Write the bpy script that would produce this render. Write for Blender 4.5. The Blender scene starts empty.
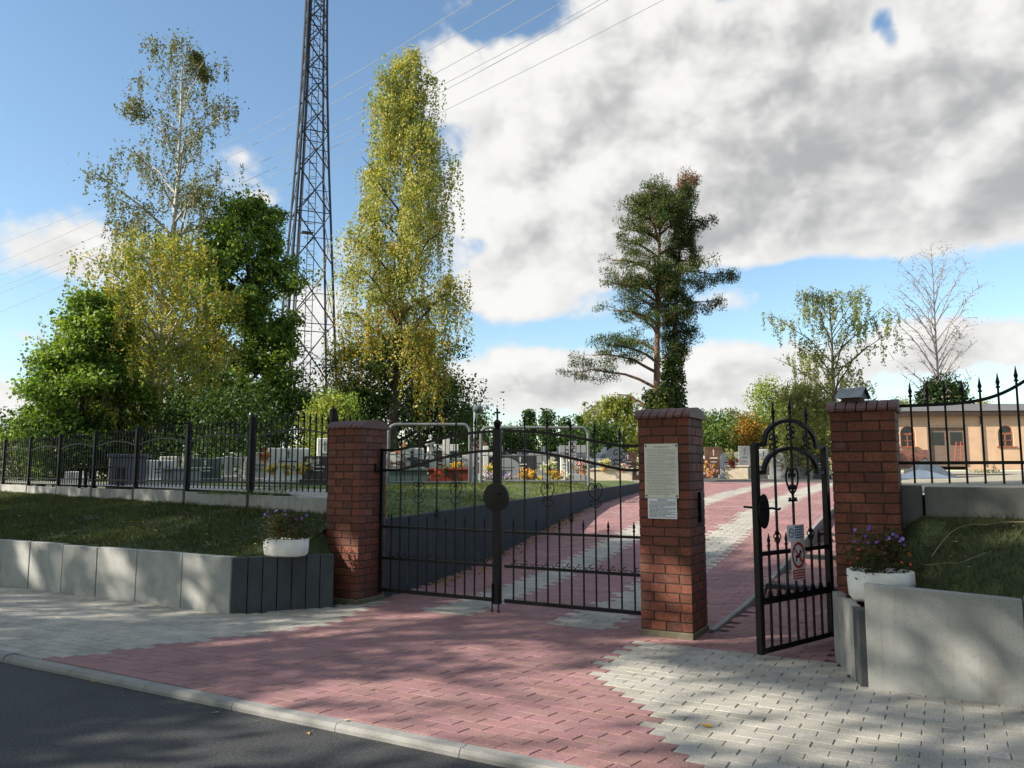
import bpy, bmesh, math, random
import numpy as np
from mathutils import Vector, Matrix

R = math.radians
scene = bpy.context.scene
COL = scene.collection

# ---------------------------------------------------------------- camera
FPX, HOR, EYE = 790.0, 471.0, 1.7
TH = math.atan((HOR - 384) / FPX)
cam_d = bpy.data.cameras.new('camera')
cam = bpy.data.objects.new('camera', cam_d); COL.objects.link(cam)
cam_d.sensor_width = 36.0; cam_d.lens = FPX / 1024 * 36.0
cam_d.clip_start = 0.1; cam_d.clip_end = 3000
cam.location = (0, 0, EYE); cam.rotation_euler = (R(90) + TH, 0, 0)
scene.camera = cam

# ---------------------------------------------------------------- light
SUN_EL = 30.0
SUN_H = Vector((-0.97, -0.24)).normalized()          # horizontal direction towards the sun
SKY_STRENGTH = 0.075
SUN_STRENGTH = 5.0
scene.view_settings.view_transform = 'Standard'
scene.view_settings.look = 'None'
scene.view_settings.gamma = 1.0
scene.view_settings.use_curve_mapping = False
scene.view_settings.exposure = 0.92

sun_d = bpy.data.lights.new('sun', 'SUN'); sun = bpy.data.objects.new('sun', sun_d); COL.objects.link(sun)
sun_d.energy = SUN_STRENGTH; sun_d.angle = R(0.53); sun_d.color = (1.0, 0.90, 0.76)
to_sun = Vector((SUN_H.x * math.cos(R(SUN_EL)), SUN_H.y * math.cos(R(SUN_EL)), math.sin(R(SUN_EL))))
sun.rotation_euler = (-to_sun).to_track_quat('-Z', 'Y').to_euler()
sun.location = (-20, -8, 30)


class NT:
    """small helper to write node maths as expressions"""
    def __init__(self, tree):
        self.t = tree; self.n = tree.nodes; self.l = tree.links

    def node(self, kind, **kw):
        nd = self.n.new(kind)
        for k, v in kw.items(): setattr(nd, k, v)
        return nd

    def link(self, a, b): self.l.new(a, b)

    def m(self, op, a, b=None, c=None, clamp=False):
        nd = self.node('ShaderNodeMath', operation=op, use_clamp=clamp)
        for i, x in enumerate((a, b, c)):
            if x is None: continue
            if isinstance(x, (int, float)): nd.inputs[i].default_value = x
            else: self.link(x, nd.inputs[i])
        return nd.outputs[0]

    def vm(self, op, a, b=None):
        nd = self.node('ShaderNodeVectorMath', operation=op)
        for i, x in enumerate((a, b)):
            if x is None: continue
            if isinstance(x, (tuple, list)): nd.inputs[i].default_value = x
            else: self.link(x, nd.inputs[i])
        return nd.outputs[0]

    def noise(self, vec, scale, detail=4, rough=0.55, dist=0.0):
        nd = self.node('ShaderNodeTexNoise')
        if vec is not None: self.link(vec, nd.inputs['Vector'])
        nd.inputs['Scale'].default_value = scale; nd.inputs['Detail'].default_value = detail
        nd.inputs['Roughness'].default_value = rough; nd.inputs['Distortion'].default_value = dist
        return nd.outputs['Fac']

    def mix(self, fac, a, b, blend='MIX'):
        nd = self.node('ShaderNodeMix', data_type='RGBA', blend_type=blend)
        for i, x in ((0, fac), (6, a), (7, b)):
            if isinstance(x, (int, float)): nd.inputs[i].default_value = x
            elif isinstance(x, (tuple, list)): nd.inputs[i].default_value = (*x[:3], 1)
            else: self.link(x, nd.inputs[i])
        return nd.outputs[2]

    def ramp(self, fac, lo, hi):
        nd = self.node('ShaderNodeMapRange', interpolation_type='SMOOTHSTEP')
        self.link(fac, nd.inputs[0])
        for i, x in ((1, lo), (2, hi)):
            if isinstance(x, (int, float)): nd.inputs[i].default_value = x
            else: self.link(x, nd.inputs[i])
        return nd.outputs[0]


# ---------------------------------------------------------------- sky: Nishita + broken cumulus in sky directions
world = bpy.data.worlds.new('World'); scene.world = world; world.use_nodes = True
wt = world.node_tree; wt.nodes.clear(); W = NT(wt)
out = W.node('ShaderNodeOutputWorld'); bg = W.node('ShaderNodeBackground')
sky = W.node('ShaderNodeTexSky'); sky.sky_type = 'NISHITA'; sky.sun_disc = False
sky.sun_elevation = R(SUN_EL); sky.sun_rotation = math.atan2(SUN_H.x, SUN_H.y)
sky.air_density = 1.0; sky.dust_density = 0.5; sky.ozone_density = 1.6
tc = W.node('ShaderNodeTexCoord'); sep = W.node('ShaderNodeSeparateXYZ'); W.link(tc.outputs['Generated'], sep.inputs[0])
dx, dy, dz = sep.outputs
azn = W.m('ARCTAN2', dx, dy)                       # bearing, radians, 0 = north (+Y)
eln = W.m('ARCSINE', dz)                           # height above the horizon


def px_dir(px, py):
    xn = (px - 512) / FPX; yn = (384 - py) / FPX
    return (xn, math.cos(TH) - yn * math.sin(TH), math.sin(TH) + yn * math.cos(TH))


def blob(px, py, rx, ry, amp):
    d = px_dir(px, py); L = math.sqrt(sum(k * k for k in d))
    az, el = math.atan2(d[0], d[1]), math.asin(d[2] / L)
    a = W.m('DIVIDE', W.m('SUBTRACT', azn, az), rx / FPX)
    e = W.m('DIVIDE', W.m('SUBTRACT', eln, el), ry / FPX)
    q = W.m('ADD', W.m('MULTIPLY', a, a), W.m('MULTIPLY', e, e))
    return W.m('MULTIPLY', W.m('EXPONENT', W.m('MULTIPLY', q, -1.0)), amp)


def addup(items):
    s = items[0]
    for k in items[1:]: s = W.m('ADD', s, k)
    return s


comb = W.node('ShaderNodeCombineXYZ')
W.link(azn, comb.inputs[0]); W.link(W.m('MULTIPLY', eln, 1.3), comb.inputs[1])
pv0 = comb.outputs[0]
wob = W.node('ShaderNodeTexNoise'); W.link(pv0, wob.inputs['Vector']); wob.inputs['Scale'].default_value = 9.0; wob.inputs['Detail'].default_value = 5.0
pv = W.vm('ADD', pv0, W.vm('MULTIPLY', W.vm('SUBTRACT', wob.outputs['Color'], (.5, .5, .5)), (.05, .045, 0)))


def puff(vec, scale):
    """cauliflower heaps: rounded cells of several sizes"""
    nd = W.node('ShaderNodeTexVoronoi'); nd.voronoi_dimensions = '2D'; nd.feature = 'SMOOTH_F1'; nd.normalize = True
    W.link(vec, nd.inputs['Vector']); nd.inputs['Scale'].default_value = scale; nd.inputs['Detail'].default_value = 3.0
    nd.inputs['Roughness'].default_value = 0.55; nd.inputs['Lacunarity'].default_value = 2.3; nd.inputs['Smoothness'].default_value = 0.45
    return W.m('SUBTRACT', 1.0, nd.outputs['Distance'])


n_big = W.noise(pv, 4.6, 6, 0.55, 0.0)
n_fine = W.noise(pv, 17.0, 7, 0.62, 0.0)
OFFS = (-0.028, 0.036, 0)
p0, p1 = puff(pv, 5.6), puff(W.vm('ADD', pv, OFFS), 5.6)
n_off = W.noise(W.vm('ADD', pv, OFFS), 4.6, 6, 0.55, 0.0)
cover = addup([
    blob(650, 110, 170, 105, 0.9), blob(850, 50, 260, 100, 0.95), blob(990, 165, 200, 75, 0.85), blob(800, 170, 200, 70, 0.8),
    blob(560, 235, 110, 70, 0.85), blob(455, 60, 50, 55, 0.42), blob(690, 215, 110, 55, 0.6), blob(520, 150, 60, 70, 0.45),
    blob(520, 378, 120, 34, 0.62), blob(740, 376, 120, 34, 0.62), blob(640, 395, 130, 24, 0.5), blob(960, 345, 90, 32, 0.68), blob(728, 300, 52, 17, 0.62), blob(500, 300, 55, 30, 0.5),
    blob(78, 254, 52, 32, 0.68), blob(235, 155, 40, 30, 0.55), blob(322, 295, 55, 62, 0.62),
    blob(5, 395, 50, 26, 0.60), blob(28, 335, 26, 12, 0.5), blob(360, 400, 120, 30, 0.45), blob(262, 200, 18, 11, 0.4),
    blob(880, 26, 20, 24, -0.75), blob(896, 46, 16, 20, -0.7), blob(720, 5, 40, 22, -0.6), blob(470, 125, 26, 40, -0.35), blob(800, 275, 150, 15, -0.35), blob(484, 242, 24, 14, -0.5), blob(535, 18, 60, 24, -0.6), blob(850, 300, 150, 26, -0.5),
    blob(100, 80, 220, 80, -0.5), blob(560, 335, 110, 16, -0.45),
])
behind = W.m('MULTIPLY', W.ramp(W.m('ABSOLUTE', azn), 0.85, 1.3), 0.16)
fill_cloud = W.m('ADD', W.m('MULTIPLY', W.ramp(eln, 0.75, 1.0), 0.30), behind)     # unseen cloud added overhead and behind to whiten the fill light
dens = addup([cover, fill_cloud, W.m('MULTIPLY', W.m('SUBTRACT', n_big, 0.5), 1.2), W.m('MULTIPLY', W.m('SUBTRACT', p0, 0.62), 1.25), W.m('MULTIPLY', W.m('SUBTRACT', n_fine, 0.5), 0.5)])
alpha = W.ramp(dens, 0.26, 0.60)
thick = W.ramp(dens, 0.55, 1.25)
# underside of the big bank is grey, sun-side edges are white
grey = addup([blob(880, 205, 300, 85, 0.85), blob(600, 215, 150, 70, 0.45), blob(740, 140, 160, 75, 0.5), blob(980, 110, 160, 60, 0.4),
              blob(700, 400, 240, 25, 0.35), blob(660, 60, 120, 40, 0.25)])
lit = W.m('ADD', W.m('MULTIPLY', W.m('SUBTRACT', n_big, n_off), 2.0), W.m('MULTIPLY', W.m('SUBTRACT', p0, p1), 2.1))
n_soft = W.noise(W.vm('ADD', pv, (1.3, 4.2, 0.9)), 2.6, 4, 0.45, 0.0)
sh = W.m('MULTIPLY', W.m('MULTIPLY', grey, thick), 0.46)
sh = W.m('ADD', sh, W.m('MULTIPLY', W.m('SUBTRACT', n_soft, 0.5), 1.1))
sh = W.m('ADD', sh, W.m('MULTIPLY', W.m('SUBTRACT', 0.62, p0), 0.5))
sh = W.m('SUBTRACT', sh, W.m('MULTIPLY', lit, 1.2))
sh = W.m('ADD', W.m('MULTIPLY', sh, W.ramp(dens, 0.35, 0.9)), 0.06)
sh = W.ramp(sh, -0.35, 1.15)
CLOUD_W, CLOUD_G = (6.9, 6.8, 6.6), (3.3, 3.3, 3.3)
ccol = W.mix(sh, CLOUD_W, CLOUD_G)
# the sky blue a little purer
hsv = W.node('ShaderNodeHueSaturation'); hsv.inputs['Saturation'].default_value = 1.03; hsv.inputs['Value'].default_value = 1.45
W.link(sky.outputs[0], hsv.inputs['Color'])
low = W.ramp(eln, -0.02, 0.01)
alpha = W.m('MULTIPLY', alpha, low)
skyb = W.mix(1.0, hsv.outputs[0], (1.0, 1.04, 1.0), 'MULTIPLY')
skyc = W.mix(W.m('MULTIPLY', alpha, 0.97), skyb, ccol)
W.link(skyc, bg.inputs[0]); bg.inputs[1].default_value = SKY_STRENGTH
W.link(bg.outputs[0], out.inputs[0])

# ---------------------------------------------------------------- site frame: u along the gate line, v away from the street
C0 = (-1.978, 10.331); UX = (0.873, -0.4875); VX = (0.4875, 0.873); ROT = math.atan2(-0.4875, 0.873)


def P(u, v, z=0.0): return Vector((C0[0] + u * UX[0] + v * VX[0], C0[1] + u * UX[1] + v * VX[1], z))


def UV(x, y):
    a, b = x - C0[0], y - C0[1]
    return a * UX[0] + b * UX[1], a * VX[0] + b * VX[1]


def along(px, py, dist):
    """the point seen at a pixel of the photograph, dist metres north of the viewer"""
    d = px_dir(px, py); t = dist / d[1]
    return Vector((d[0] * t, d[1] * t, EYE + d[2] * t))


def lerp(tab, x):
    if x <= tab[0][0]: return tab[0][1]
    for (a, b), (c, d) in zip(tab, tab[1:]):
        if x <= c: return b + (d - b) * (x - a) / (c - a)
    return tab[-1][1]


def sstep(a, b, x):
    t = min(1, max(0, (x - a) / (b - a))); return t * t * (3 - 2 * t)


ZD = [(-1, 0), (0.5, 0.0), (2, .05), (3, .11), (4, .20), (5, .31), (6, .44), (7, .57), (8.2, .71), (9.5, .83), (12, .98), (15, 1.12), (20, 1.27), (25, 1.34), (35, 1.42), (60, 1.5), (120, 1.6), (400, 1.7)]


def z_drive(v): return lerp(ZD, v)
def wall_u(v): return -0.16 - 1.45 * max(0, v - 0.8) / 14.2          # driveway wall, left side
def z_wall(v): return lerp([(0, 1.02), (2, 1.06), (5, 1.13), (15, 1.33), (30, 1.43)], v)


def z_cem(u, v):
    zl = min(z_wall(v) + min(0.3, 0.16 * max(0, wall_u(v) - u)), 1.36 + 0.004 * max(0, v - 5))
    zr = lerp([(0, 1.5), (8, 1.6), (25, 1.95), (40, 2.3), (120, 2.5), (400, 2.7)], v)
    zr = zr * sstep(6, 10, u) + max(z_drive(v), min(1.5, zr)) * (1 - sstep(6, 10, u)) if v < 15 else z_drive(v) + (zr - z_drive(v)) * sstep(7, 14, u - 0.25 * (v - 15))
    zd = z_drive(v)
    if u < wall_u(min(v, 15)) : 
        return zl if v < 15 else zl + (zd - zl) * sstep(15, 30, v) * sstep(-12, -2, u)
    if u > 4.4: return zr
    return zd


# ---------------------------------------------------------------- mesh helpers
class MB:
    def __init__(self): self.v = []; self.f = []; self.c = []; self.col = None

    def color(self, c): self.col = c

    def add(self, vs, fs):
        b = len(self.v); self.v += [tuple(k) for k in vs]; self.f += [tuple(i + b for i in f) for f in fs]
        self.c += [self.col] * len(vs)

    def box(self, x0, x1, y0, y1, z0, z1, ch=0.0, M=None):
        if ch <= 0:
            vs = [(x, y, z) for z in (z0, z1) for y in (y0, y1) for x in (x0, x1)]
            fs = [(0, 2, 3, 1), (4, 5, 7, 6), (0, 1, 5, 4), (2, 6, 7, 3), (0, 4, 6, 2), (1, 3, 7, 5)]
        else:
            vs = []; cx, cy, cz = (x0 + x1) / 2, (y0 + y1) / 2, (z0 + z1) / 2
            hx, hy, hz = abs(x1 - x0) / 2, abs(y1 - y0) / 2, abs(z1 - z0) / 2
            ch = min(ch, hx * .9, hy * .9, hz * .9); idx = {}
            for sx in (-1, 1):
                for sy in (-1, 1):
                    for sz in (-1, 1):
                        for k, (a, b, c) in enumerate(((0, ch, ch), (ch, 0, ch), (ch, ch, 0))):
                            idx[sx, sy, sz, k] = len(vs); vs.append((cx + sx * (hx - a), cy + sy * (hy - b), cz + sz * (hz - c)))
            fs = []
            for s in (-1, 1):
                fs.append([idx[s, a, b, 0] for a, b in ((-1, -1), (s, -s), (1, 1), (-s, s))])
                fs.append([idx[a, s, b, 1] for a, b in ((-1, -1), (-s, s), (1, 1), (s, -s))])
                fs.append([idx[a, b, s, 2] for a, b in ((-1, -1), (s, -s), (1, 1), (-s, s))])
            for a in (-1, 1):
                for b in (-1, 1):
                    fs.append([idx[-1, a, b, 1], idx[1, a, b, 1], idx[1, a, b, 2], idx[-1, a, b, 2]])
                    fs.append([idx[a, -1, b, 0], idx[a, 1, b, 0], idx[a, 1, b, 2], idx[a, -1, b, 2]])
                    fs.append([idx[a, b, -1, 0], idx[a, b, 1, 0], idx[a, b, 1, 1], idx[a, b, -1, 1]])
                    for c in (-1, 1): fs.append([idx[a, b, c, 0], idx[a, b, c, 1], idx[a, b, c, 2]])
        if M is not None: vs = [M @ Vector(k) for k in vs]
        self.add(vs, fs); return self

    def tube(self, pts, r, n=8, cap=True, flat=None):
        pts = [Vector(p) for p in pts]; k = len(pts)
        rs = r if isinstance(r, (list, tuple)) else [r] * k
        T = []
        for i in range(k):
            d = pts[min(i + 1, k - 1)] - pts[max(i - 1, 0)]
            T.append(d.normalized() if d.length > 1e-9 else Vector((0, 0, 1)))
        ref = Vector((0, 0, 1)) if abs(T[0].z) < 0.9 else Vector((0, 1, 0))
        a = T[0].cross(ref).normalized(); vs = []
        for i in range(k):
            a = (a - T[i] * a.dot(T[i]))
            a = a.normalized() if a.length > 1e-6 else T[i].orthogonal().normalized()
            b = T[i].cross(a)
            for j in range(n):
                an = 2 * math.pi * (j + 0.5) / n
                vs.append(pts[i] + (a * math.cos(an) + b * math.sin(an)) * rs[i])
        fs = [(i * n + j, i * n + (j + 1) % n, (i + 1) * n + (j + 1) % n, (i + 1) * n + j) for i in range(k - 1) for j in range(n)]
        if cap: fs += [tuple(range(n - 1, -1, -1)), tuple((k - 1) * n + j for j in range(n))]
        self.add(vs, fs); return self

    def lathe(self, prof, n=12, at=(0, 0, 0), sy=1.0):
        vs = []; k = len(prof)
        for r, z in prof:
            for j in range(n):
                an = 2 * math.pi * (j + .5) / n
                vs.append((at[0] + r * math.cos(an), at[1] + sy * r * math.sin(an), at[2] + z))
        fs = [(i * n + j, i * n + (j + 1) % n, (i + 1) * n + (j + 1) % n, (i + 1) * n + j) for i in range(k - 1) for j in range(n)]
        fs += [tuple(range(n - 1, -1, -1)), tuple((k - 1) * n + j for j in range(n))]
        self.add(vs, fs); return self

    def prism(self, poly, y0, y1, axis='y'):
        """poly in (x,z) extruded along y, or (x,y) along z, or (y,z) along x"""
        n = len(poly)
        def mk(a, b, t): return (a, t, b) if axis == 'y' else ((a, b, t) if axis == 'z' else (t, a, b))
        vs = [mk(a, b, y0) for a, b in poly] + [mk(a, b, y1) for a, b in poly]
        fs = [tuple(range(n)), tuple(range(2 * n - 1, n - 1, -1))] + [(i, n + i, n + (i + 1) % n, (i + 1) % n) for i in range(n)]
        self.add(vs, fs); return self

    def ball(self, c, r, n=10, m=6, sc=(1, 1, 1)):
        vs = []
        for i in range(m + 1):
            t = math.pi * i / m
            for j in range(n):
                a = 2 * math.pi * j / n
                vs.append((c[0] + sc[0] * r * math.sin(t) * math.cos(a), c[1] + sc[1] * r * math.sin(t) * math.sin(a), c[2] + sc[2] * r * math.cos(t)))
        fs = [(i * n + j, (i + 1) * n + j, (i + 1) * n + (j + 1) % n, i * n + (j + 1) % n) for i in range(m) for j in range(n)]
        self.add(vs, fs); return self

    def build(self, name, mat, parent=None, smooth=False, bevel=0.0, recalc=True):
        me = bpy.data.meshes.new(name); me.from_pydata(self.v, [], self.f)
        if any(c is not None for c in self.c):
            at = me.color_attributes.new('Col', 'FLOAT_COLOR', 'POINT')
            at.data.foreach_set('color', np.array([(*(c or (1, 1, 1))[:3], 1.0) for c in self.c], dtype=np.float32).ravel())
        bm = bmesh.new(); bm.from_mesh(me)
        bmesh.ops.remove_doubles(bm, verts=bm.verts, dist=1e-6)
        if recalc: bmesh.ops.recalc_face_normals(bm, faces=bm.faces)
        if bevel > 0:
            es = [e for e in bm.edges if len(e.link_faces) == 2 and e.calc_face_angle(0) > 0.5]
            bmesh.ops.bevel(bm, geom=es, offset=bevel, segments=2, affect='EDGES', profile=0.6)
        bm.to_mesh(me); bm.free()
        if smooth:
            me.polygons.foreach_set('use_smooth', [True] * len(me.polygons))
        me.materials.append(mat)
        o = bpy.data.objects.new(name, me); COL.objects.link(o)
        if parent is not None: o.parent = parent
        return o


def thing(name, label, cat, loc=(0, 0, 0), rz=0.0, group=None):
    o = bpy.data.objects.new(name, None); COL.objects.link(o)
    o.empty_display_size = 0.2
    o.location = loc; o.rotation_euler = (0, 0, rz); o['label'] = label; o['category'] = cat
    if group: o['group'] = group
    return o


def tag(o, label, cat, group=None, kind=None, loc=None, rz=None):
    o['label'] = label; o['category'] = cat
    if group: o['group'] = group
    if kind: o['kind'] = kind
    if loc is not None: o.location = loc
    if rz is not None: o.rotation_euler = (0, 0, rz)
    return o


def structure(o): o['kind'] = 'structure'; return o


def copy_tree(o, parent=None):
    c = o.copy(); COL.objects.link(c); c.parent = parent
    for ch in o.children: copy_tree(ch, c)
    return c


# ---------------------------------------------------------------- materials
def mat(name, col, rough=0.7, var=0.15, scale=8.0, bump=0.0, bscale=60.0, attr=False, metal=0.0, stain=None, sscale=1.2, spec=0.5, fine=None, streak=None, bloom=None, pores=None):
    m = bpy.data.materials.new(name); m.use_nodes = True; nt = m.node_tree; nt.nodes.clear(); N = NT(nt)
    o = N.node('ShaderNodeOutputMaterial'); b = N.node('ShaderNodeBsdfPrincipled'); N.link(b.outputs[0], o.inputs[0])
    t = N.node('ShaderNodeTexCoord'); vec = t.outputs['Object']
    if attr:
        a = N.node('ShaderNodeAttribute'); a.attribute_name = 'Col'; base = a.outputs['Color']
        base = N.mix(1.0, base, col, 'MULTIPLY')
    else: base = None
    f = N.noise(vec, scale, 5, 0.6)
    lo = tuple(k * (1 - var) for k in col); hi = tuple(min(1, k * (1 + var)) for k in col)
    f2 = N.ramp(f, 0.3, 0.7)
    if base is None: c = N.mix(f2, lo, hi)
    else: c = N.mix(1.0, base, N.mix(f2, (1 - var,) * 3, (1 + var,) * 3), 'MULTIPLY')
    if fine:
        g = N.ramp(N.noise(vec, fine[0], 2, 0.7), 0.35, 0.65)
        c = N.mix(1.0, c, N.mix(g, (1 - fine[1],) * 3, (1 + fine[1],) * 3), 'MULTIPLY')
    if stain:
        s = N.ramp(N.noise(vec, sscale, 6, 0.65, 0.4), 0.52, 0.78)
        c = N.mix(N.m('MULTIPLY', s, stain[1]), c, stain[0])
    if streak:      # rain streaks: noise drawn out downwards
        mp = N.node('ShaderNodeMapping'); N.link(vec, mp.inputs[0]); mp.inputs['Scale'].default_value = (9, 9, .55)
        k = N.ramp(N.noise(mp.outputs[0], 1.6, 6, 0.7, 0.3), 0.50, 0.74); c = N.mix(N.m('MULTIPLY', k, streak[1]), c, streak[0])
    if bloom:
        k = N.ramp(N.noise(vec, bloom[2], 7, 0.72, 0.6), 0.56, 0.70); c = N.mix(N.m('MULTIPLY', k, bloom[1]), c, bloom[0])
    if pores:
        vo = N.node('ShaderNodeTexVoronoi'); N.link(vec, vo.inputs['Vector']); vo.inputs['Scale'].default_value = pores[0]
        k = N.m('LESS_THAN', vo.outputs['Distance'], pores[1]); c = N.mix(N.m('MULTIPLY', k, .75), c, tuple(q * .35 for q in col))
    N.link(c, b.inputs['Base Color'])
    b.inputs['Metallic'].default_value = metal
    b.inputs['Specular IOR Level'].default_value = spec
    rr = N.node('ShaderNodeMapRange'); N.link(f, rr.inputs[0]); rr.inputs[3].default_value = max(0.02, rough - 0.1); rr.inputs[4].default_value = min(1, rough + 0.1)
    N.link(rr.outputs[0], b.inputs['Roughness'])
    if bump > 0:
        bp = N.node('ShaderNodeBump'); bp.inputs['Strength'].default_value = bump; bp.inputs['Distance'].default_value = 0.01
        N.link(N.noise(vec, bscale, 6, 0.65), bp.inputs['Height']); N.link(bp.outputs[0], b.inputs['Normal'])
    return m


def leaf_mat(name, trans=0.35, rough=0.55, spec=0.25):
    m = bpy.data.materials.new(name); m.use_nodes = True; nt = m.node_tree; nt.nodes.clear(); N = NT(nt)
    o = N.node('ShaderNodeOutputMaterial'); b = N.node('ShaderNodeBsdfPrincipled')
    a = N.node('ShaderNodeAttribute'); a.attribute_name = 'Col'
    N.link(a.outputs['Color'], b.inputs['Base Color']); b.inputs['Roughness'].default_value = rough; b.inputs['Specular IOR Level'].default_value = spec
    tr = N.node('ShaderNodeBsdfTranslucent')
    N.link(N.mix(1.0, a.outputs['Color'], (1.2, 1.15, 0.6), 'MULTIPLY'), tr.inputs[0])
    mx = N.node('ShaderNodeMixShader'); mx.inputs[0].default_value = trans
    N.link(b.outputs[0], mx.inputs[1]); N.link(tr.outputs[0], mx.inputs[2]); N.link(mx.outputs[0], o.inputs[0])
    return m


M = {}
M['asphalt'] = mat('asphalt', (0.040, 0.043, 0.047), 0.85, 0.18, 1.5, 0.7, 220, stain=((0.075, 0.075, 0.075), 0.6), sscale=0.7, fine=(55, 0.5), bloom=((0.022, 0.024, 0.026), 0.6, 0.5), pores=(26, .16))
M['paver'] = mat('concrete_paver', (1, 1, 1), 0.85, 0.13, 1.7, 0.45, 130, attr=True, fine=(75, 0.2), stain=((0.11, 0.10, 0.085), 0.42), sscale=1.1, bloom=((0.36, 0.31, 0.27), 0.25, 0.8), pores=(5.5, .05))
M['joint'] = mat('joint_sand', (0.085, 0.076, 0.064), 0.95, 0.3, 20, 0.3, 100, stain=((0.035, 0.05, 0.018), 0.8), sscale=1.3)
M['kerb'] = mat('kerb_concrete', (0.24, 0.24, 0.235), 0.85, 0.15, 4, 0.3, 120, stain=((0.16, 0.15, 0.14), 0.5), fine=(150, 0.12))
M['slab'] = mat('wall_slab_concrete', (0.30, 0.31, 0.305), 0.8, 0.12, 2.0, 0.22, 90, stain=((0.21, 0.205, 0.185), 0.7), sscale=1.9, fine=(110, 0.08), streak=((0.20, 0.195, 0.175), 0.35), bloom=((0.42, 0.42, 0.40), 0.3, 3.2), pores=(34, .13))
M['palisade'] = mat('palisade_concrete', (0.058, 0.066, 0.070), 0.85, 0.2, 3.0, 0.3, 80, stain=((0.10, 0.11, 0.11), 0.5), sscale=2.5)
M['oldslab'] = mat('weathered_concrete', (0.27, 0.27, 0.26), 0.9, 0.16, 3.0, 0.35, 60, stain=((0.13, 0.125, 0.10), 0.8), sscale=1.7, streak=((0.12, 0.12, 0.09), 0.6), pores=(30, .14))
M['shadeslab'] = mat('shaded_concrete', (0.15, 0.155, 0.15), 0.9, 0.16, 3.0, 0.35, 60, stain=((0.09, 0.09, 0.08), 0.8), sscale=1.7, streak=((0.08, 0.08, 0.065), 0.6))  # weathered concrete darkened to paint in the shade on the right fence base
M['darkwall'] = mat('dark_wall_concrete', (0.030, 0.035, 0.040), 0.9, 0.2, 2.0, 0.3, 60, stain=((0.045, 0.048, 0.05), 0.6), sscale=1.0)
M['brick'] = mat('clinker_brick', (1, 1, 1), 0.75, 0.25, 26, 0.5, 90, attr=True, fine=(70, .25), bloom=((0.17, 0.12, 0.10), 0.35, 4.5), stain=((0.03, 0.022, 0.018), 0.6), sscale=3.2)
M['mortar'] = mat('mortar', (0.032, 0.026, 0.022), 0.95, 0.2, 30, 0.4, 150)
M['plinth'] = mat('plinth_concrete', (0.13, 0.115, 0.08), 0.9, 0.2, 14, 0.4, 90, stain=((0.10, 0.11, 0.05), 0.6), sscale=6)
M['coping'] = mat('coping_brick', (0.10, 0.042, 0.036), 0.6, 0.22, 14, 0.2, 90)
M['iron'] = mat('black_iron_paint', (0.005, 0.0055, 0.007), 0.45, 0.25, 20, 0.08, 120, spec=0.22)
M['iron_back'] = mat('black_fence_paint', (0.005, 0.0055, 0.0065), 0.55, 0.25, 20, 0.05, 120, spec=0.18)
M['galv'] = mat('galvanised_steel', (0.24, 0.26, 0.27), 0.5, 0.15, 9, 0.05, 60, metal=0.4)
M['dullgalv'] = mat('dull_galvanised', (0.13, 0.145, 0.15), 0.6, 0.15, 9)
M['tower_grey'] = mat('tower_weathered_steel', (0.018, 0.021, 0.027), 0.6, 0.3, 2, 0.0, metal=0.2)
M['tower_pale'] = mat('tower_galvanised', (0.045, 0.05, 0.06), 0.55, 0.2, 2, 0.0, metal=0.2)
M['cable'] = mat('cable_black', (0.02, 0.022, 0.026), 0.6, 0.1, 4)
M['wire'] = mat('aluminium_wire', (0.34, 0.37, 0.42), 0.5, 0.1, 4, metal=0.5)
M['soil'] = mat('soil', (0.055, 0.042, 0.028), 0.95, 0.35, 6, 0.8, 40, stain=((0.10, 0.085, 0.055), 0.7), sscale=2.0)
M['turf'] = mat('turf', (0.035, 0.055, 0.016), 0.95, 0.4, 5, 0.9, 60, stain=((0.075, 0.06, 0.032), 0.75), sscale=1.6)
M['lawn'] = mat('lawn', (0.075, 0.11, 0.028), 0.95, 0.35, 4, 0.8, 50, stain=((0.14, 0.12, 0.06), 0.7), sscale=1.4)
M['ground'] = mat('ground_verge', (0.06, 0.075, 0.03), 0.95, 0.35, 0.6, 0.5, 20)
M['sandy'] = mat('cemetery_ground', (0.30, 0.27, 0.21), 0.95, 0.2, 0.6, 0.5, 30, stain=((0.10, 0.13, 0.045), 0.8), sscale=0.22, fine=(6, 0.15))
M['gravel'] = mat('pale_gravel', (0.36, 0.35, 0.32), 0.95, 0.3, 30, 0.9, 90)
M['pot'] = mat('white_painted_concrete', (0.78, 0.77, 0.74), 0.8, 0.06, 6, 0.5, 30, stain=((0.45, 0.43, 0.38), 0.35), sscale=5)
M['plaster'] = mat('apricot_plaster', (0.62, 0.42, 0.27), 0.9, 0.08, 2, 0.1, 40, stain=((0.46, 0.33, 0.23), 0.5), sscale=.7, streak=((0.45, 0.33, 0.24), .4))
M['plinthred'] = mat('reddish_plinth', (0.22, 0.10, 0.075), 0.9, 0.2, 6)
M['roofing'] = mat('grey_roof_sheet', (0.12, 0.12, 0.12), 0.85, 0.15, 2, 0.2, 30)
M['darkwood'] = mat('dark_wood', (0.05, 0.028, 0.018), 0.7, 0.3, 8)
M['door'] = mat('door_brown', (0.20, 0.145, 0.11), 0.7, 0.12, 6)
M['redframe'] = mat('red_brown_frame', (0.30, 0.10, 0.055), 0.6, 0.1, 6)
M['glass'] = mat('dark_glass', (0.012, 0.013, 0.015), 0.12, 0.1, 2, spec=0.7)
M['sheet'] = mat('white_sheet', (0.66, 0.68, 0.70), 0.6, 0.1, 3, 0.3, 12)
M['pile'] = mat('sand_pile', (0.36, 0.35, 0.33), 0.95, 0.2, 4, 0.8, 25)
M['redpaint'] = mat('red_paint', (0.45, 0.06, 0.04), 0.5, 0.1, 8)
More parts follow.
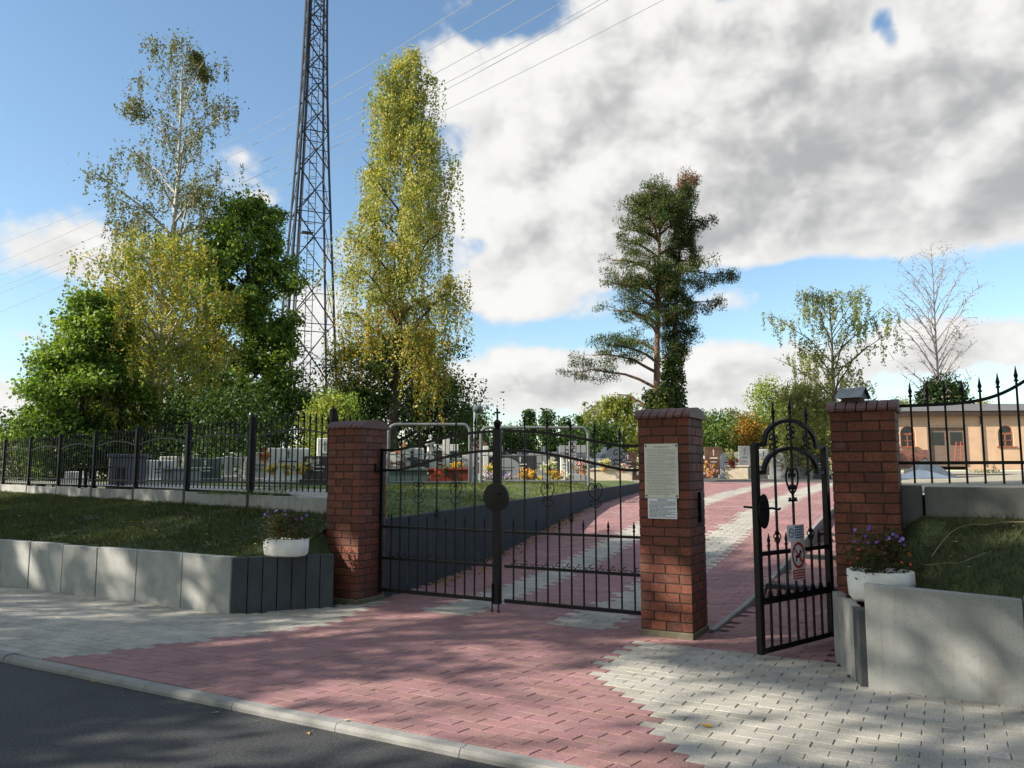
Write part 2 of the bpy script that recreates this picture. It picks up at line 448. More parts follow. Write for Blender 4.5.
M['notice'] = mat('notice_sheet', (0.66, 0.67, 0.60), 0.45, 0.04, 5, stain=((0.48, 0.46, 0.38), 0.4), sscale=7)
M['paper'] = mat('laminated_paper', (0.72, 0.76, 0.84), 0.35, 0.03, 4)
M['ink'] = mat('print_ink', (0.10, 0.10, 0.11), 0.7, 0.2, 40)
M['ink_grey'] = mat('faded_print', (0.30, 0.30, 0.28), 0.7, 0.3, 50)
M['signwhite'] = mat('sign_white', (0.80, 0.80, 0.80), 0.35, 0.02, 5)
M['signred'] = mat('sign_red', (0.55, 0.02, 0.03), 0.35, 0.05, 5)
M['signblue'] = mat('sign_blue', (0.05, 0.09, 0.30), 0.4, 0.05, 5)
M['signblack'] = mat('sign_black', (0.012, 0.012, 0.012), 0.4, 0.05, 5)
M['white_stone'] = mat('white_stone', (0.62, 0.61, 0.58), 0.6, 0.1, 6, 0.1, 60, stain=((0.4, 0.39, 0.36), 0.4), sscale=4)
M['grey_granite'] = mat('grey_granite', (0.26, 0.27, 0.28), 0.35, 0.2, 90, 0.0)
M['dark_granite'] = mat('dark_granite', (0.035, 0.038, 0.045), 0.15, 0.3, 90, 0.0)
M['blue_granite'] = mat('bluish_granite', (0.085, 0.09, 0.125), 0.2, 0.3, 70, 0.0)
M['green_granite'] = mat('greenish_granite', (0.07, 0.10, 0.10), 0.2, 0.3, 70, 0.0)
M['red_granite'] = mat('red_granite', (0.16, 0.03, 0.022), 0.25, 0.3, 80, 0.0)
M['brown_granite'] = mat('brown_granite', (0.14, 0.075, 0.05), 0.25, 0.3, 80, 0.0)
M['beige_stone'] = mat('beige_stone', (0.58, 0.50, 0.38), 0.7, 0.1, 6, 0.1, 60)
M['terracotta'] = mat('terracotta', (0.55, 0.24, 0.12), 0.7, 0.15, 8)
M['bark_birch'] = mat('birch_bark', (0.42, 0.40, 0.36), 0.85, 0.3, 5, 0.4, 20, stain=((0.05, 0.045, 0.04), 0.9), sscale=4.0)
M['bark_grey'] = mat('grey_bark', (0.24, 0.21, 0.20), 0.85, 0.3, 5, 0.4, 20)
M['bark'] = mat('dark_bark', (0.07, 0.055, 0.042), 0.9, 0.3, 6, 0.5, 20)
M['bark_pine'] = mat('pine_bark', (0.16, 0.09, 0.055), 0.9, 0.3, 5, 0.5, 20)
M['leaf'] = leaf_mat('leaf', 0.38)
M['needle'] = leaf_mat('needle', 0.2, 0.8, 0.08)
M['petal'] = leaf_mat('petal', 0.25, 0.6)
M['blade'] = leaf_mat('grass_blade', 0.3, 0.6)
M['twig'] = mat('dry_twig', (0.17, 0.135, 0.09), 0.9, 0.2, 10)

# ================================================================= GROUND, ROAD, PAVING
rng = np.random.default_rng(7)


def sheet(name, pts_rows, m, smooth=True):
    """grid of points -> one surface"""
    b = MB(); r = len(pts_rows); c = len(pts_rows[0])
    b.add([p for row in pts_rows for p in row], [(i * c + j, i * c + j + 1, (i + 1) * c + j + 1, (i + 1) * c + j) for i in range(r - 1) for j in range(c - 1)])
    o = b.build(name, m, smooth=smooth, recalc=False)
    return structure(o)


b = MB(); b.add([(-900, -700, -.16), (900, -700, -.16), (900, 1400, -.16), (-900, 1400, -.16)], [(0, 1, 2, 3)])
structure(b.build('ground', M['ground'], recalc=False))

KERB_V = -3.66
ROAD_Z = -0.055
b = MB(); b.add([P(-70, KERB_V - .08, ROAD_Z), P(70, KERB_V - .08, ROAD_Z), P(70, -11, ROAD_Z), P(-70, -11, ROAD_Z)], [(0, 1, 2, 3)])
structure(b.build('road', M['asphalt'], recalc=False))

b = MB()
for k in range(-40, 40):
    u0, u1 = k * 1.0 + .003, k * 1.0 + .997
    rise = 0.055 * sstep(-0.6, -3.2, (u0 + u1) / 2) if (u0 + u1) / 2 < -0.6 else 0.0
    bow = 0.04 * sstep(-0.2, -2.5, (u0 + u1) / 2) if (u0 + u1) / 2 < -0.2 else 0.0
    poly = [(KERB_V - .115, -.13), (KERB_V - .115, -.03 + rise), (KERB_V - .10, -.004 + rise), (KERB_V - .012, -.002 + rise), (KERB_V - .004, -.008 + rise), (KERB_V - .004, -.13)]
    vs = [P(u, v, z) for u in (u0, u1) for v, z in poly]
    n = len(poly)
    jt = random.Random(k).uniform(.9, 1.08); b.color((jt, jt, jt))
    b.add(vs, [tuple(range(n)), tuple(range(2 * n - 1, n - 1, -1))] + [(i, n + i, n + (i + 1) % n, (i + 1) % n) for i in range(n)])
structure(b.build('kerb', M['kerb']))

PL, PW = 0.24, 0.12


def front_kind(u, v):
    """which paver lies here on the street side: red bell-mouth or grey pavement"""
    if v > -0.30 and 3.9 < u < 5.75: return 'red'
    left = lerp([(-3.7, -.53), (-1.2, .56), (-.05, .22), (1, .22)], v)
    right = lerp([(-3.7, 5.65), (-3.37, 5.39), (-1.59, 3.98), (-.30, 3.86), (1, 3.86)], v)
    if left < u < right:
        if v > 0.08 and (0.93 < u < 1.60 or 2.72 < u < 3.42): return 'grey'
        return 'red'
    return 'grey'


def pavers(name, u0, u1, v0, v1, kind, zf, keep=lambda u, v: True, umax=99.0):
    b = MB(); rows = int((v1 - v0) / PW)
    for r in range(rows):
        va = v0 + r * PW; vb = va + PW
        sh = (r % 2) * PL * .5 + rng.uniform(-.006, .006)
        for k in range(int((u1 - u0) / PL) + 2):
            ua = u0 + k * PL - sh; ub = ua + PL
            uc, vc = (ua + ub) / 2, (va + vb) / 2
            if not (u0 <= uc <= u1) or not keep(uc, vc): continue
            kd = kind(uc, vc)
            red = kd == 'red'
            for half_ in ((0, 1),):
                h = rng.uniform(-.0025, .0025); t1, t2 = rng.uniform(-.0014, .0014, 2)
                if red:
                    f = rng.uniform(.9, 1.09); c = (0.262 * f, 0.143 * f * rng.uniform(.95, 1.05), 0.145 * f * rng.uniform(.95, 1.05)); g = rng.uniform(.0008, .0022)
                else:
                    f = rng.uniform(.88, 1.09); c = (0.345 * f, 0.335 * f, 0.30 * f * rng.uniform(.96, 1.03)); g = rng.uniform(.001, .0036)
                b.color(c)
                xa, xb = ua + half_[0] * PL, ua + half_[1] * PL; xm = (xa + xb) / 2; sl = .012 if red else 0.0
                wv = 0
                ring = [(xa - sl, va), (xm - sl, va + wv), (xb - sl, va), (xb + sl, vb), (xm + sl, vb + wv), (xa + sl, vb)] if red else [(xa, va), (xb, va), (xb, vb), (xa, vb)]
                if xa > umax - .02: continue
                ring = [(min(pu, umax), q) for pu, q in ring]
                wid = xb - xa; top, mid, bot = [], [], []
                for (pu, pv_) in ring:
                    su = xm + (pu - xm) * (1 - 2 * g / wid); sv = vc + (pv_ - vc) * (1 - 2 * g / PW)
                    tu = xm + (pu - xm) * (1 - 2 * (g + .0035) / wid); tv = vc + (pv_ - vc) * (1 - 2 * (g + .0035) / PW)
                    z = zf(su, sv) + h + t1 * (pu - xm) / wid + t2 * (pv_ - vc) / PW
                    mid.append(P(su, sv, z - .004)); top.append(P(tu, tv, z)); bot.append(P(su, sv, z - .04))
                n = len(ring)
                b.add(top + mid + bot, [tuple(range(n))] + [(i, i + n, (i + 1) % n + n, (i + 1) % n) for i in range(n)] + [(i + n, i + 2 * n, (i + 1) % n + 2 * n, (i + 1) % n + n) for i in range(n)])
    return structure(b.build(name, M['paver'], recalc=False))


def flat_z(u, v):
    rise = 0.055 * sstep(-0.6, -3.2, u) if u < -0.6 else 0.0
    return rise * sstep(-1.4, -3.3, v) if v < -1.4 else 0.0


def sst(u, v): return flat_z(u, v)


def off_wall(u, v):
    if u < -0.9: return v < -1.18
    if u < -0.15: return v < -1.20 + (u + .92) * 1.25
    if u > 6.05: return v < -1.05
    if u > 5.66: return v < -.05 - (u - 5.66) * 2.3
    return True


pavers('pavement', -15, 13, KERB_V + .005, 0.46, front_kind, flat_z, lambda u, v: off_wall(u, v))
sheet('pavement_bed', [[P(u, v, flat_z(u, v) - .017) for u in np.linspace(-15, 13, 57)] for v in np.linspace(KERB_V, .6, 8)], M['joint'])

V0D = KERB_V + .005 + int((0.46 - KERB_V - .005) / PW) * PW


def drive_kind(u, v):
    if 0.93 < u < 1.60 or 2.72 < u < 3.42: return 'grey'
    return 'red'


pavers('driveway', -2.2, 4.47, V0D, 21.5, drive_kind, lambda u, v: z_drive(v), lambda u, v: u > wall_u(v) + .12, 4.385)
sheet('driveway_bed', [[P(u, v, z_drive(v) - .017) for u in np.linspace(-2.2, 4.42, 5)] for v in np.linspace(V0D, 25, 60)], M['joint'])


def path_z(v): return lerp([(0, 0), (3.2, .03), (3.201, .17), (5.6, .21), (5.601, .34), (8, .4), (8.001, .53), (12, .98), (15, 1.12)], v)


pavers('footpath', 4.45, 5.75, V0D, 12, lambda u, v: 'red', lambda u, v: path_z(v) if not (3.15 < v < 3.36 or 5.55 < v < 5.76 or 7.95 < v < 8.16) else path_z(v + .2))
sheet('footpath_bed', [[P(u, v, path_z(v) - .017) for u in np.linspace(4.4, 5.8, 3)] for v in np.linspace(V0D, 12.2, 80)], M['joint'])
# edging between driveway and footpath, with its dark retaining face
b = MB()
for k in range(24):
    va, vb = .56 + k * .5, .56 + (k + 1) * .5 - .006
    vs = []
    for v in (va, vb):
        z1 = z_drive(v) + .015; z0 = path_z(v) - .15
        vs += [P(4.365, v, z0), P(4.43, v, z0), P(4.43, v, z1 - .01), P(4.42, v, z1), P(4.375, v, z1), P(4.365, v, z1 - .01)]
    b.add(vs, [tuple(range(6)), tuple(range(11, 5, -1))] + [(i, 6 + i, 6 + (i + 1) % 6, (i + 1) % 6) for i in range(6)])
o = b.build('edging_kerb', M['kerb']); structure(o)
b = MB()
for v in (3.2, 5.6, 8.0):
    z = path_z(v + .05)
    b.add([P(u, vv, zz) for zz in (z - .3, z + .012) for u, vv in ((4.44, v - .06), (5.78, v - .06), (5.78, v + .12), (4.44, v + .12))],
          [(0, 1, 2, 3), (7, 6, 5, 4), (0, 4, 5, 1), (1, 5, 6, 2), (2, 6, 7, 3), (3, 7, 4, 0)])
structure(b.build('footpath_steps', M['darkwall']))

# ---------------------------------------------------------------- cemetery terrace
FD = Vector((-1, .25)).normalized(); FS = (-.5, .38)


def fence_pt(t): return FS[0] + FD.x * t, FS[1] + FD.y * t


rows = []
for s in np.concatenate([np.linspace(0, .12, 12), np.linspace(.15, 1, 18)]):
    row = []
    for c in np.linspace(0, 1, 46) ** 1.6:
        f = fence_pt(c * 70); fu, fv = (f[0], f[1]) if c > 0 else (wall_u(.8), .62)
        if 0 < c < .02: fu, fv = f[0], f[1] + .05
        bu, bv = wall_u(15) - c * 70, 15 + c * 10
        u = fu + (bu - fu) * s; v = fv + (bv - fv) * s
        if c == 0: u = wall_u(v)
        z = z_cem(u - 1e-4, v) + (0.02 * math.sin(u * 2.1) * math.sin(v * 1.7) if c > 0 else 0)
        row.append(P(u, v, z))
    rows.append(row)
sheet('cemetery_terrace', rows, M['lawn'])
# the ground farther on, and the yard on the right
sheet('cemetery_ground', [[P(u, v, z_cem(u, v) - .03) for u in np.concatenate([np.linspace(-72, -3, 24), np.linspace(-2, 16, 28), np.linspace(18, 160, 24)])] for v in np.concatenate([np.linspace(15, 60, 40), np.linspace(66, 400, 24)])], M['sandy'])
sheet('yard_ground', [[P(u, v, z_cem(u, v)) for u in np.concatenate([np.linspace(5.8, 14, 22), np.linspace(16, 160, 16)])] for v in np.concatenate([np.linspace(.3, 15.2, 26)])], M['sandy'])
# gravel strip just behind the left fence
sheet('gravel_strip', [[P(fence_pt(t)[0] - .02, fence_pt(t)[1] + w * min(1, .25 + .3 * t) + .08, z_cem(fence_pt(t)[0], fence_pt(t)[1] + w * min(1, .25 + .3 * t)) + .022) for t in np.linspace(0.1, 30, 60)] for w in np.linspace(0, 1.6, 6)], M['gravel'])

# grassy banks in front of the fences
def bank(name, front, back, zf, zb, m, nu, nv, amp, seed):
    rg = np.random.default_rng(seed); ph = rg.uniform(0, 6, 6)
    rows = []
    for j in range(nv + 1):
        s = j / nv; row = []
        for i in range(nu + 1):
            t = i / nu; (fu, fv), (bu, bv) = front(t), back(t)
            u, v = fu + (bu - fu) * s, fv + (bv - fv) * s
            z = zf(t) + (zb(t) - zf(t)) * (s ** .9)
            z += amp * math.sin(math.pi * s) ** .5 * (math.sin(2.3 * u + ph[0]) * math.sin(3.1 * v + ph[1]) + .6 * math.sin(5.1 * u + ph[2]) * math.cos(6.3 * v + ph[3]) + .3 * math.sin(11 * u + ph[4] + 7 * v)) if 0 < s < 1 else 0
            row.append(P(u, v, z))
        rows.append(row)
    return sheet(name, rows, m), rows


def lf(t):  # along the inside of the front wall, then along the dark palisade
    return (lerp([(0, -15), (.90, -.9), (1, -.57)], t), lerp([(0, -1.14), (.90, -1.14), (1, -.72)], t))


def lb(t): return fence_pt(16.5 * (1 - t) + 0.06)


bank_l, rows_l = bank('grass_bank', lf, lb, lambda t: .62, lambda t: 1.12, M['turf'], 90, 16, .02, 3)
sheet('corner_soil', [[P(-.575, -.725, .615), P(-.32, -.36, .595)], [P(-.575, -.4, .77), P(-.31, -.22, .585)], [P(-.575, -.015, .90), P(-.43, -.015, .60)]], M['turf'])
bank_r, rows_r = bank('earth_bank', lambda t: (5.86 + .26 * min(1, t * 8) + t * 6.3, -.1 - .9 * min(1, t * 8)), lambda t: (5.95 + t * 6.8, .26), lambda t: .56 + .19 * min(1, t * 7) - .03 * t, lambda t: .75 + .55 * min(1, t * 14), M['turf'], 50, 14, .03, 5)


def blades(name, rows, dens, hmin, hmax, width, cols, seed, keep=None):
    """ground cover: thin grass blades standing on a sheet"""
    rg = np.random.default_rng(seed)
    A = np.array([[tuple(p) for p in r] for r in rows]); n0, n1 = A.shape[:2]
    p00, p01, p10, p11 = A[:-1, :-1], A[:-1, 1:], A[1:, :-1], A[1:, 1:]
    area = np.linalg.norm(np.cross(p01 - p00, p10 - p00), axis=2)
    cnt = rg.poisson(np.minimum(area * dens, 4000)).ravel()
    idx = np.repeat(np.arange(cnt.size), cnt); N = idx.size
    s, t = rg.uniform(0, 1, (2, N, 1))
    f = lambda q: q.reshape(-1, 3)[idx]
    base = (f(p00) * (1 - s) + f(p01) * s) * (1 - t) + (f(p10) * (1 - s) + f(p11) * s) * t
    if keep is not None: base = base[keep(base, rg)]; N = len(base)
    patch = .5 + .5 * np.sin(base[:, 0] * 3.1 + 1.3 * np.sin(base[:, 1] * 2.2)) * np.sin(base[:, 1] * 2.7 + np.sin(base[:, 0] * 1.9))
    h = rg.uniform(hmin, hmax, N) * (.55 + .7 * patch)
    an = rg.uniform(0, 2 * np.pi, N); ln = rg.normal(0, .55, (N, 2)) * h[:, None]
    dv = np.stack([np.cos(an), np.sin(an), 0 * an], 1) * (width * rg.uniform(.6, 1.3, N))[:, None]
    tip = base + np.stack([ln[:, 0], ln[:, 1], h], 1)
    co = np.stack([base - dv, base + dv, tip], 1).reshape(-1, 3)
    co[0::3, 2] -= .01; co[1::3, 2] -= .01
    ci = np.array(cols)[rg.integers(0, len(cols), N)] * rg.uniform(.7, 1.25, (N, 1)) * (.8 + .35 * patch[:, None])
    me = bpy.data.meshes.new(name); fill_mesh(me, co, 3, ci)
    me.materials.append(M['blade'])
    o = bpy.data.objects.new(name, me); COL.objects.link(o); o['kind'] = 'stuff'
    return o


def fill_mesh(me, co, k, colors):
    """co: (n*k,3) corners of n separate k-gons, colors: (n,3)"""
    n = len(co) // k
    me.vertices.add(n * k); me.vertices.foreach_set('co', np.ascontiguousarray(co, dtype=np.float32).ravel())
    me.loops.add(n * k); me.loops.foreach_set('vertex_index', np.arange(n * k, dtype=np.int32))
    me.polygons.add(n); me.polygons.foreach_set('loop_start', np.arange(0, n * k, k, dtype=np.int32))
    me.polygons.foreach_set('loop_total', np.full(n, k, dtype=np.int32))
    at = me.color_attributes.new('Col', 'FLOAT_COLOR', 'POINT')
    c = np.repeat(np.concatenate([np.clip(colors, 0, 1), np.ones((n, 1))], 1), k, axis=0)
    at.data.foreach_set('color', np.ascontiguousarray(c, dtype=np.float32).ravel())
    me.update(calc_edges=True)


G_DARK = [(.045, .075, .018), (.06, .09, .022), (.035, .06, .015), (.10, .10, .035)]
G_DRY = [(.045, .058, .018), (.075, .07, .03), (.11, .09, .05), (.035, .05, .015)]
G_LAWN = [(.10, .15, .03), (.14, .18, .04), (.08, .12, .03), (.20, .18, .08)]
tag(blades('bank_grass', rows_l, 1500, .03, .085, .007, G_DARK, 11), 'short dark green grass covering the sloping bank behind the long slab wall', 'grass')
tag(blades('bank_weeds', rows_r, 2200, .02, .075, .0045, G_DRY, 12), 'thin weedy grass on the bare earth bank behind the big grey wall slab', 'grass')
lawn_rows = [[P(wall_u(v) - w, v, z_cem(wall_u(v) - w - 1e-4, v)) for w in np.linspace(.06, 4, 10)] for v in np.linspace(.8, 12, 18)]
tag(blades('lawn_grass', lawn_rows, 420, .02, .06, .011, G_LAWN, 13), 'sunlit rough grass on the terrace above the driveway wall', 'grass')

# ================================================================= WALLS AND KERB SLABS
lw = thing('retaining_wall', 'long low wall of pale concrete slabs holding the grass bank beside the pavement', 'wall', P(-.92, -1.24, 0), ROT)
us = [-.92, -1.8, -2.69, -3.53, -4.31, -5.11, -5.84, -6.6]
while us[-1] > -15: us.append(us[-1] - .76)
rr = random.Random(5)
for a, c in zip(us, us[1:]):
    zt = .665 + rr.uniform(-.006, .006); q = rr.uniform(-.006, .006)
    MB().box(c + .92 + .005, a + .92 - .005, q, q + .10, -.25, zt, .006).build('wall_slab', M['slab'], lw)
# dark palisade posts from the wall corner to the gate pillar
p0, p1 = Vector((-.90, -1.225)), Vector((-.17, -.255)); n = 7
for k in range(n):
    a = p0 + (p1 - p0) * (k / n); c = p0 + (p1 - p0) * ((k + 1) / n)
    d = (c - a).normalized(); nn = Vector((-d.y, d.x))
    pts = [a + d * .005, c - d * .005, c - d * .005 + nn * .10, a + d * .005 + nn * .10]
    bb = MB(); zt = .655 + rr.uniform(-.004, .004)
    L = [(q.x + .92, q.y + 1.24) for q in pts]
    bb.prism(L, -.25, zt, 'z'); bb.build('palisade_post', M['palisade'], lw, bevel=.006)

rw = thing('retaining_wall', 'tall grey concrete slab wall in front of the weedy earth bank', 'wall', P(6.07, -1.06, 0), ROT)
us = [0, 1.075, 2.1, 3.1, 4.1, 5.1, 6.1]
for a, c in zip(us, us[1:]):
    zt = .805 if a < .5 else .79 - .01 * a
    bb = MB(); dz = -.045 if a < .5 else 0
    x0, x1 = a + .004, c - .006
    bb.add([(x0, 0, -.25), (x1, 0, -.25), (x1, .10, -.25), (x0, .10, -.25), (x0, 0, zt), (x1, 0, zt + dz), (x1, .10, zt + dz), (x0, .10, zt)],
           [(0, 1, 2, 3), (7, 6, 5, 4), (0, 4, 5, 1), (1, 5, 6, 2), (2, 6, 7, 3), (3, 7, 4, 0)])
    bb.build('wall_slab', M['slab'], rw, bevel=.007)
p0, p1 = Vector((-.05, .02)), Vector((-.36, .93)); n = 5
for k in range(n):
    a = p0 + (p1 - p0) * (k / n); c = p0 + (p1 - p0) * ((k + 1) / n)
    d = (c - a).normalized(); nn = Vector((d.y, -d.x)); w = .07 if k % 2 else .09
    pts = [a + d * .006, c - d * .006, c - d * .006 + nn * w, a + d * .006 + nn * w]
    bb = MB(); bb.prism([(q.x, q.y) for q in pts], -.25, .60 + rr.uniform(-.01, .01), 'z')
    bb.build('palisade_post', M['oldslab'] if k else M['palisade'], rw, bevel=.008)

# wall on the left of the driveway
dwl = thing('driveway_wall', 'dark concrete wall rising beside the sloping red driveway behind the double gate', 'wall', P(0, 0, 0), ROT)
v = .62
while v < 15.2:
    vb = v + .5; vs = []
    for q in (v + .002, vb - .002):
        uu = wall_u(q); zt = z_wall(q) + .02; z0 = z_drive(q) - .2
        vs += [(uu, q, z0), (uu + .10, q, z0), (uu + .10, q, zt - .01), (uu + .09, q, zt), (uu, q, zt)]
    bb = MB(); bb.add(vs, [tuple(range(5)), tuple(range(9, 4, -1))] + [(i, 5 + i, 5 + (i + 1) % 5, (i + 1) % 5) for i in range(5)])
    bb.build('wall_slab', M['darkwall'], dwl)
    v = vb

# ================================================================= BRICK PILLARS
def pillar(name, label, u0, width, depth=.55, seed=1):
    t = thing('brick_pillar', label, 'gate pillar', P(u0, 0, 0), ROT, 'brick gate pillars')
    rg = random.Random(seed)
    MB().box(-.012, width + .012, -.012, depth + .012, -.3, .065, .012).build('plinth', M['plinth'], t)
    MB().box(.006, width - .006, .006, depth - .006, .05, 2.255).build('mortar_core', M['mortar'], t)
    bb = MB(); H = .0942; nC = 23; g = .0055; D = .11
    for k in range(nC):
        z0 = .068 + k * (2.26 - .068) / nC; z1 = z0 + (2.26 - .068) / nC - 2 * g
        def course(L, off, sw):
            cuts = [0]; x = off
            while x < L - .06: cuts.append(x); x += L / 2
            cuts.append(L); return cuts
        odd = k % 2
        for side in range(4):
            L = width if side in (0, 2) else depth
            # pinwheel: this side's run leaves one corner to its neighbour
            a0, a1 = (0, L - D) if odd == (side % 2 == 0) else (D, L)
            a0, a1 = (0, L) if (side % 2 == 0) == bool(odd) else (D, L - D)
            run = a1 - a0; nb = 2 if run > .5 else (2 if run > .3 else 1)
            fr = [0, .5, 1] if odd == (side % 2) else [0, .27, .77, 1]
            for q, w in zip(fr, fr[1:]):
                x0, x1 = a0 + q * run + (g if q else 0), a0 + w * run - (g if w < 1 else 0)
                f = rg.uniform(.58, 1.2); hue = rg.uniform(.85, 1.1)
                bb.color((.155 * f, .046 * f * hue, .026 * f * hue))
                pr = rg.uniform(-.0015, .0015)
                if side == 0: bx = (x0, x1, pr, D)
                elif side == 2: bx = (x0, x1, depth - D, depth + pr)
                elif side == 1: bx = (width - D, width + pr, x0, x1)
                else: bx = (pr, D, x0, x1)
                bb.box(*bx, z0 + g, z1 + g, .004)
    bb.build('brickwork', M['brick'], t)
    cp = MB(); nt = 7; w = (width + .07) / nt; oh = .04
    prof = [(-oh, 2.255), (-oh, 2.285), (.02, 2.325), (.12, 2.362), (depth / 2, 2.378), (depth - .12, 2.362), (depth - .02, 2.325), (depth + oh, 2.285), (depth + oh, 2.255)]
    for k in range(nt):
        x0 = -.035 + k * w + .004
        dz = rg.uniform(-.003, .003)
        cp.prism([(y, z + dz) for y, z in prof], x0, x0 + w - .008, 'x')
    cp.build('coping', M['coping'], t, bevel=.008)
    return t


pl_ = pillar('left', 'brick gate pillar at the hinge of the wide double gate, beside the dark palisade', -.55, .55, seed=1)
pm_ = pillar('middle', 'brick gate pillar carrying two printed notices between the two gates', 3.81, .55, seed=2)
pr_ = pillar('right', 'brick gate pillar topped by a small sheet-metal roof beside the open small gate', 5.74, .56, seed=3)

# letter-box like lock keep on the reveal of the middle pillar
bb = MB(); bb.box(0, .03, -.05, .05, -.16, .16, .006); kp = bb.build('lock_keep', M['iron'])
tag(kp, 'black metal latch plate fixed to the side of the middle brick pillar', 'latch plate', loc=P(4.362, .35, 1.32), rz=ROT)
bb = MB(); bb.box(0, .028, -.045, .045, -.06, .06, .006); bb.tube([(-.005, 0, .0), (.04, 0, 0)], .012)
tag(bb.build('gate_hinge_plate', M['iron']), 'small black hinge plate on the inner side of the left pillar', 'hinge', loc=P(0.002, .34, 1.74), rz=ROT)

# notices
def print_rows(bb, x0, x1, z1, z0, rows, h, rg, y, ragged=.4):
    for k in range(rows):
        z = z1 - (z1 - z0) * (k + .5) / rows
        x = x0 + (rg.random() < .2) * .01
        end = x1 - (rg.random() < ragged) * rg.uniform(.02, .5) * (x1 - x0)
        while x < end:
            w = rg.uniform(.008, .032)
            bb.box(x, min(x + w, end), y, y + .0012, z - h / 2, z + h / 2); x += w + rg.uniform(.004, .008)


rg = random.Random(4)
nb = thing('notice_board', 'large pale notice sheet with faded print and four screws on the brick pillar', 'notice', P(3.885, -.018, 1.42), ROT)
MB().box(0, .365, 0, .010, 0, .565, .003).build('board', M['notice'], nb)
bb = MB(); bb.box(.10, .27, -.002, -.0008, .527, .536); print_rows(bb, .025, .34, .515, .03, 30, .0055, rg, -.002); bb.build('print', M['ink_grey'], nb)
for x in (.018, .347):
    for z in (.022, .543):
        MB().lathe([(.002, -.004), (.009, -.004), (.009, .004), (.002, .004)], 8).build('screw', M['iron'], nb)
        s = nb.children[-1]; s.location = (x, -.002, z); s.rotation_euler = (R(90), 0, 0)
n2 = thing('notice_sheet', 'smaller bluish white printed sheet below the large notice on the pillar', 'notice', P(3.912, -.014, 1.205), ROT)
MB().box(0, .315, 0, .006, 0, .212, .002).build('sheet', M['paper'], n2)
bb = MB(); bb.box(.11, .21, -.002, -.0008, .190, .199); print_rows(bb, .018, .30, .182, .012, 13, .0058, rg, -.002, .3); bb.build('print', M['ink'], n2)

# little roof on the right pillar
rf = thing('metal_roof_cap', 'small grey sheet-metal gable roof standing on the right brick pillar', 'roof cap', P(5.80, .14, 2.365), ROT + R(-14))
rf.scale = (.82, .8, .72)
bb = MB()
bb.add([(-.02, -.04, .05), (.29, -.04, .05), (.29, .12, .19), (-.02, .12, .19), (-.02, .28, .05), (.29, .28, .05)], [(0, 1, 2, 3), (3, 2, 5, 4)])
bb.add([(-.02, -.04, .042), (.29, -.04, .042), (.29, .12, .182), (-.02, .12, .182), (-.02, .28, .042), (.29, .28, .042)], [(3, 2, 1, 0), (4, 5, 2, 3)])
bb.add([(-.02, -.04, .05), (.29, -.04, .05), (.29, -.04, .042), (-.02, -.04, .042)], [(0, 1, 2, 3)])
bb.build('roof_sheet', M['galv'], rf)
bb = MB(); bb.prism([(.0, .04), (.24, .04), (.12, .175)], .255, .265, 'x'); bb.prism([(.0, .04), (.24, .04), (.12, .175)], .005, .015, 'x'); bb.build('gable', M['iron'], rf)
bb = MB(); bb.box(.03, .24, .03, .21, -.03, .06, .006); bb.build('base_box', M['darkwood'], rf)

# ================================================================= IRONWORK
def spear(bb, x, y, z, s=1.0):
    """finial whose foot is at z"""
    bb.lathe([(.009 * s, 0), (.017 * s, .004), (.017 * s, .016), (.009 * s, .022), (.013 * s, .04), (.017 * s, .055), (.010 * s, .085), (.002, .125 * s)], 8, (x, y, z))


def bar(bb, x, z0, z1, w=.016, y=0):
    bb.box(x - w / 2, x + w / 2, y - w / 2, y + w / 2, z0, z1)


def spiral(cx, cz, r0, r1, a0, a1, y=0, n=18):
    return [(cx + (r0 + (r1 - r0) * k / n) * math.cos(a0 + (a1 - a0) * k / n), y, cz + (r0 + (r1 - r0) * k / n) * math.sin(a0 + (a1 - a0) * k / n)) for k in range(n + 1)]


def c_scroll(bb, cx, cz, h, side, r=.007):
    """C-shaped scroll with curled ends beside a bar"""
    s = side; w = h * .42
    pts = []
    k = 16
    top = [(cx + s * (w * .55 + .18 * h * math.cos(a) * s * s), 0, cz + h * .32 + .16 * h * math.sin(a)) for a in np.linspace(-2.6, 3.3, 14)]
    arc = [(cx + s * (.02 + w * (1 - math.cos(t)) * 0 + .0), 0, 0) for t in ()]
    up = spiral(cx + s * w * .62, cz + h * .30, .03 * h, .20 * h, 5.0, 0.0, 0, 14)
    if s < 0: up = [(2 * cx - x + 0 - 0 if False else cx - (x - cx) if x > cx else x, y, z) for x, y, z in up]
    bb.tube(up, r, 6)
    dn = [(x, y, 2 * cz - z) for x, y, z in up]
    bb.tube(dn, r, 6)
    mid = [up[-1], (cx + s * .012, 0, cz + h * .1), (cx + s * .010, 0, cz - h * .1), dn[-1]]
    bb.tube([(cx + s * abs(p[0] - cx), p[1], p[2]) for p in mid], r, 6)


def heart(bb, cx, cz, w, h, r=.008):
    for s in (-1, 1):
        pts = [(cx, 0, cz - h / 2), (cx + s * w * .28, 0, cz - h * .30), (cx + s * w * .48, 0, cz), (cx + s * w * .5, 0, cz + h * .25), (cx + s * w * .38, 0, cz + h * .45),
               (cx + s * w * .2, 0, cz + h * .47), (cx + s * w * .08, 0, cz + h * .33), (cx + s * w * .12, 0, cz + h * .2), (cx + s * w * .24, 0, cz + h * .2), (cx + s * w * .24, 0, cz + h * .3)]
        bb.tube(smooth_path(pts, 4), r, 6)


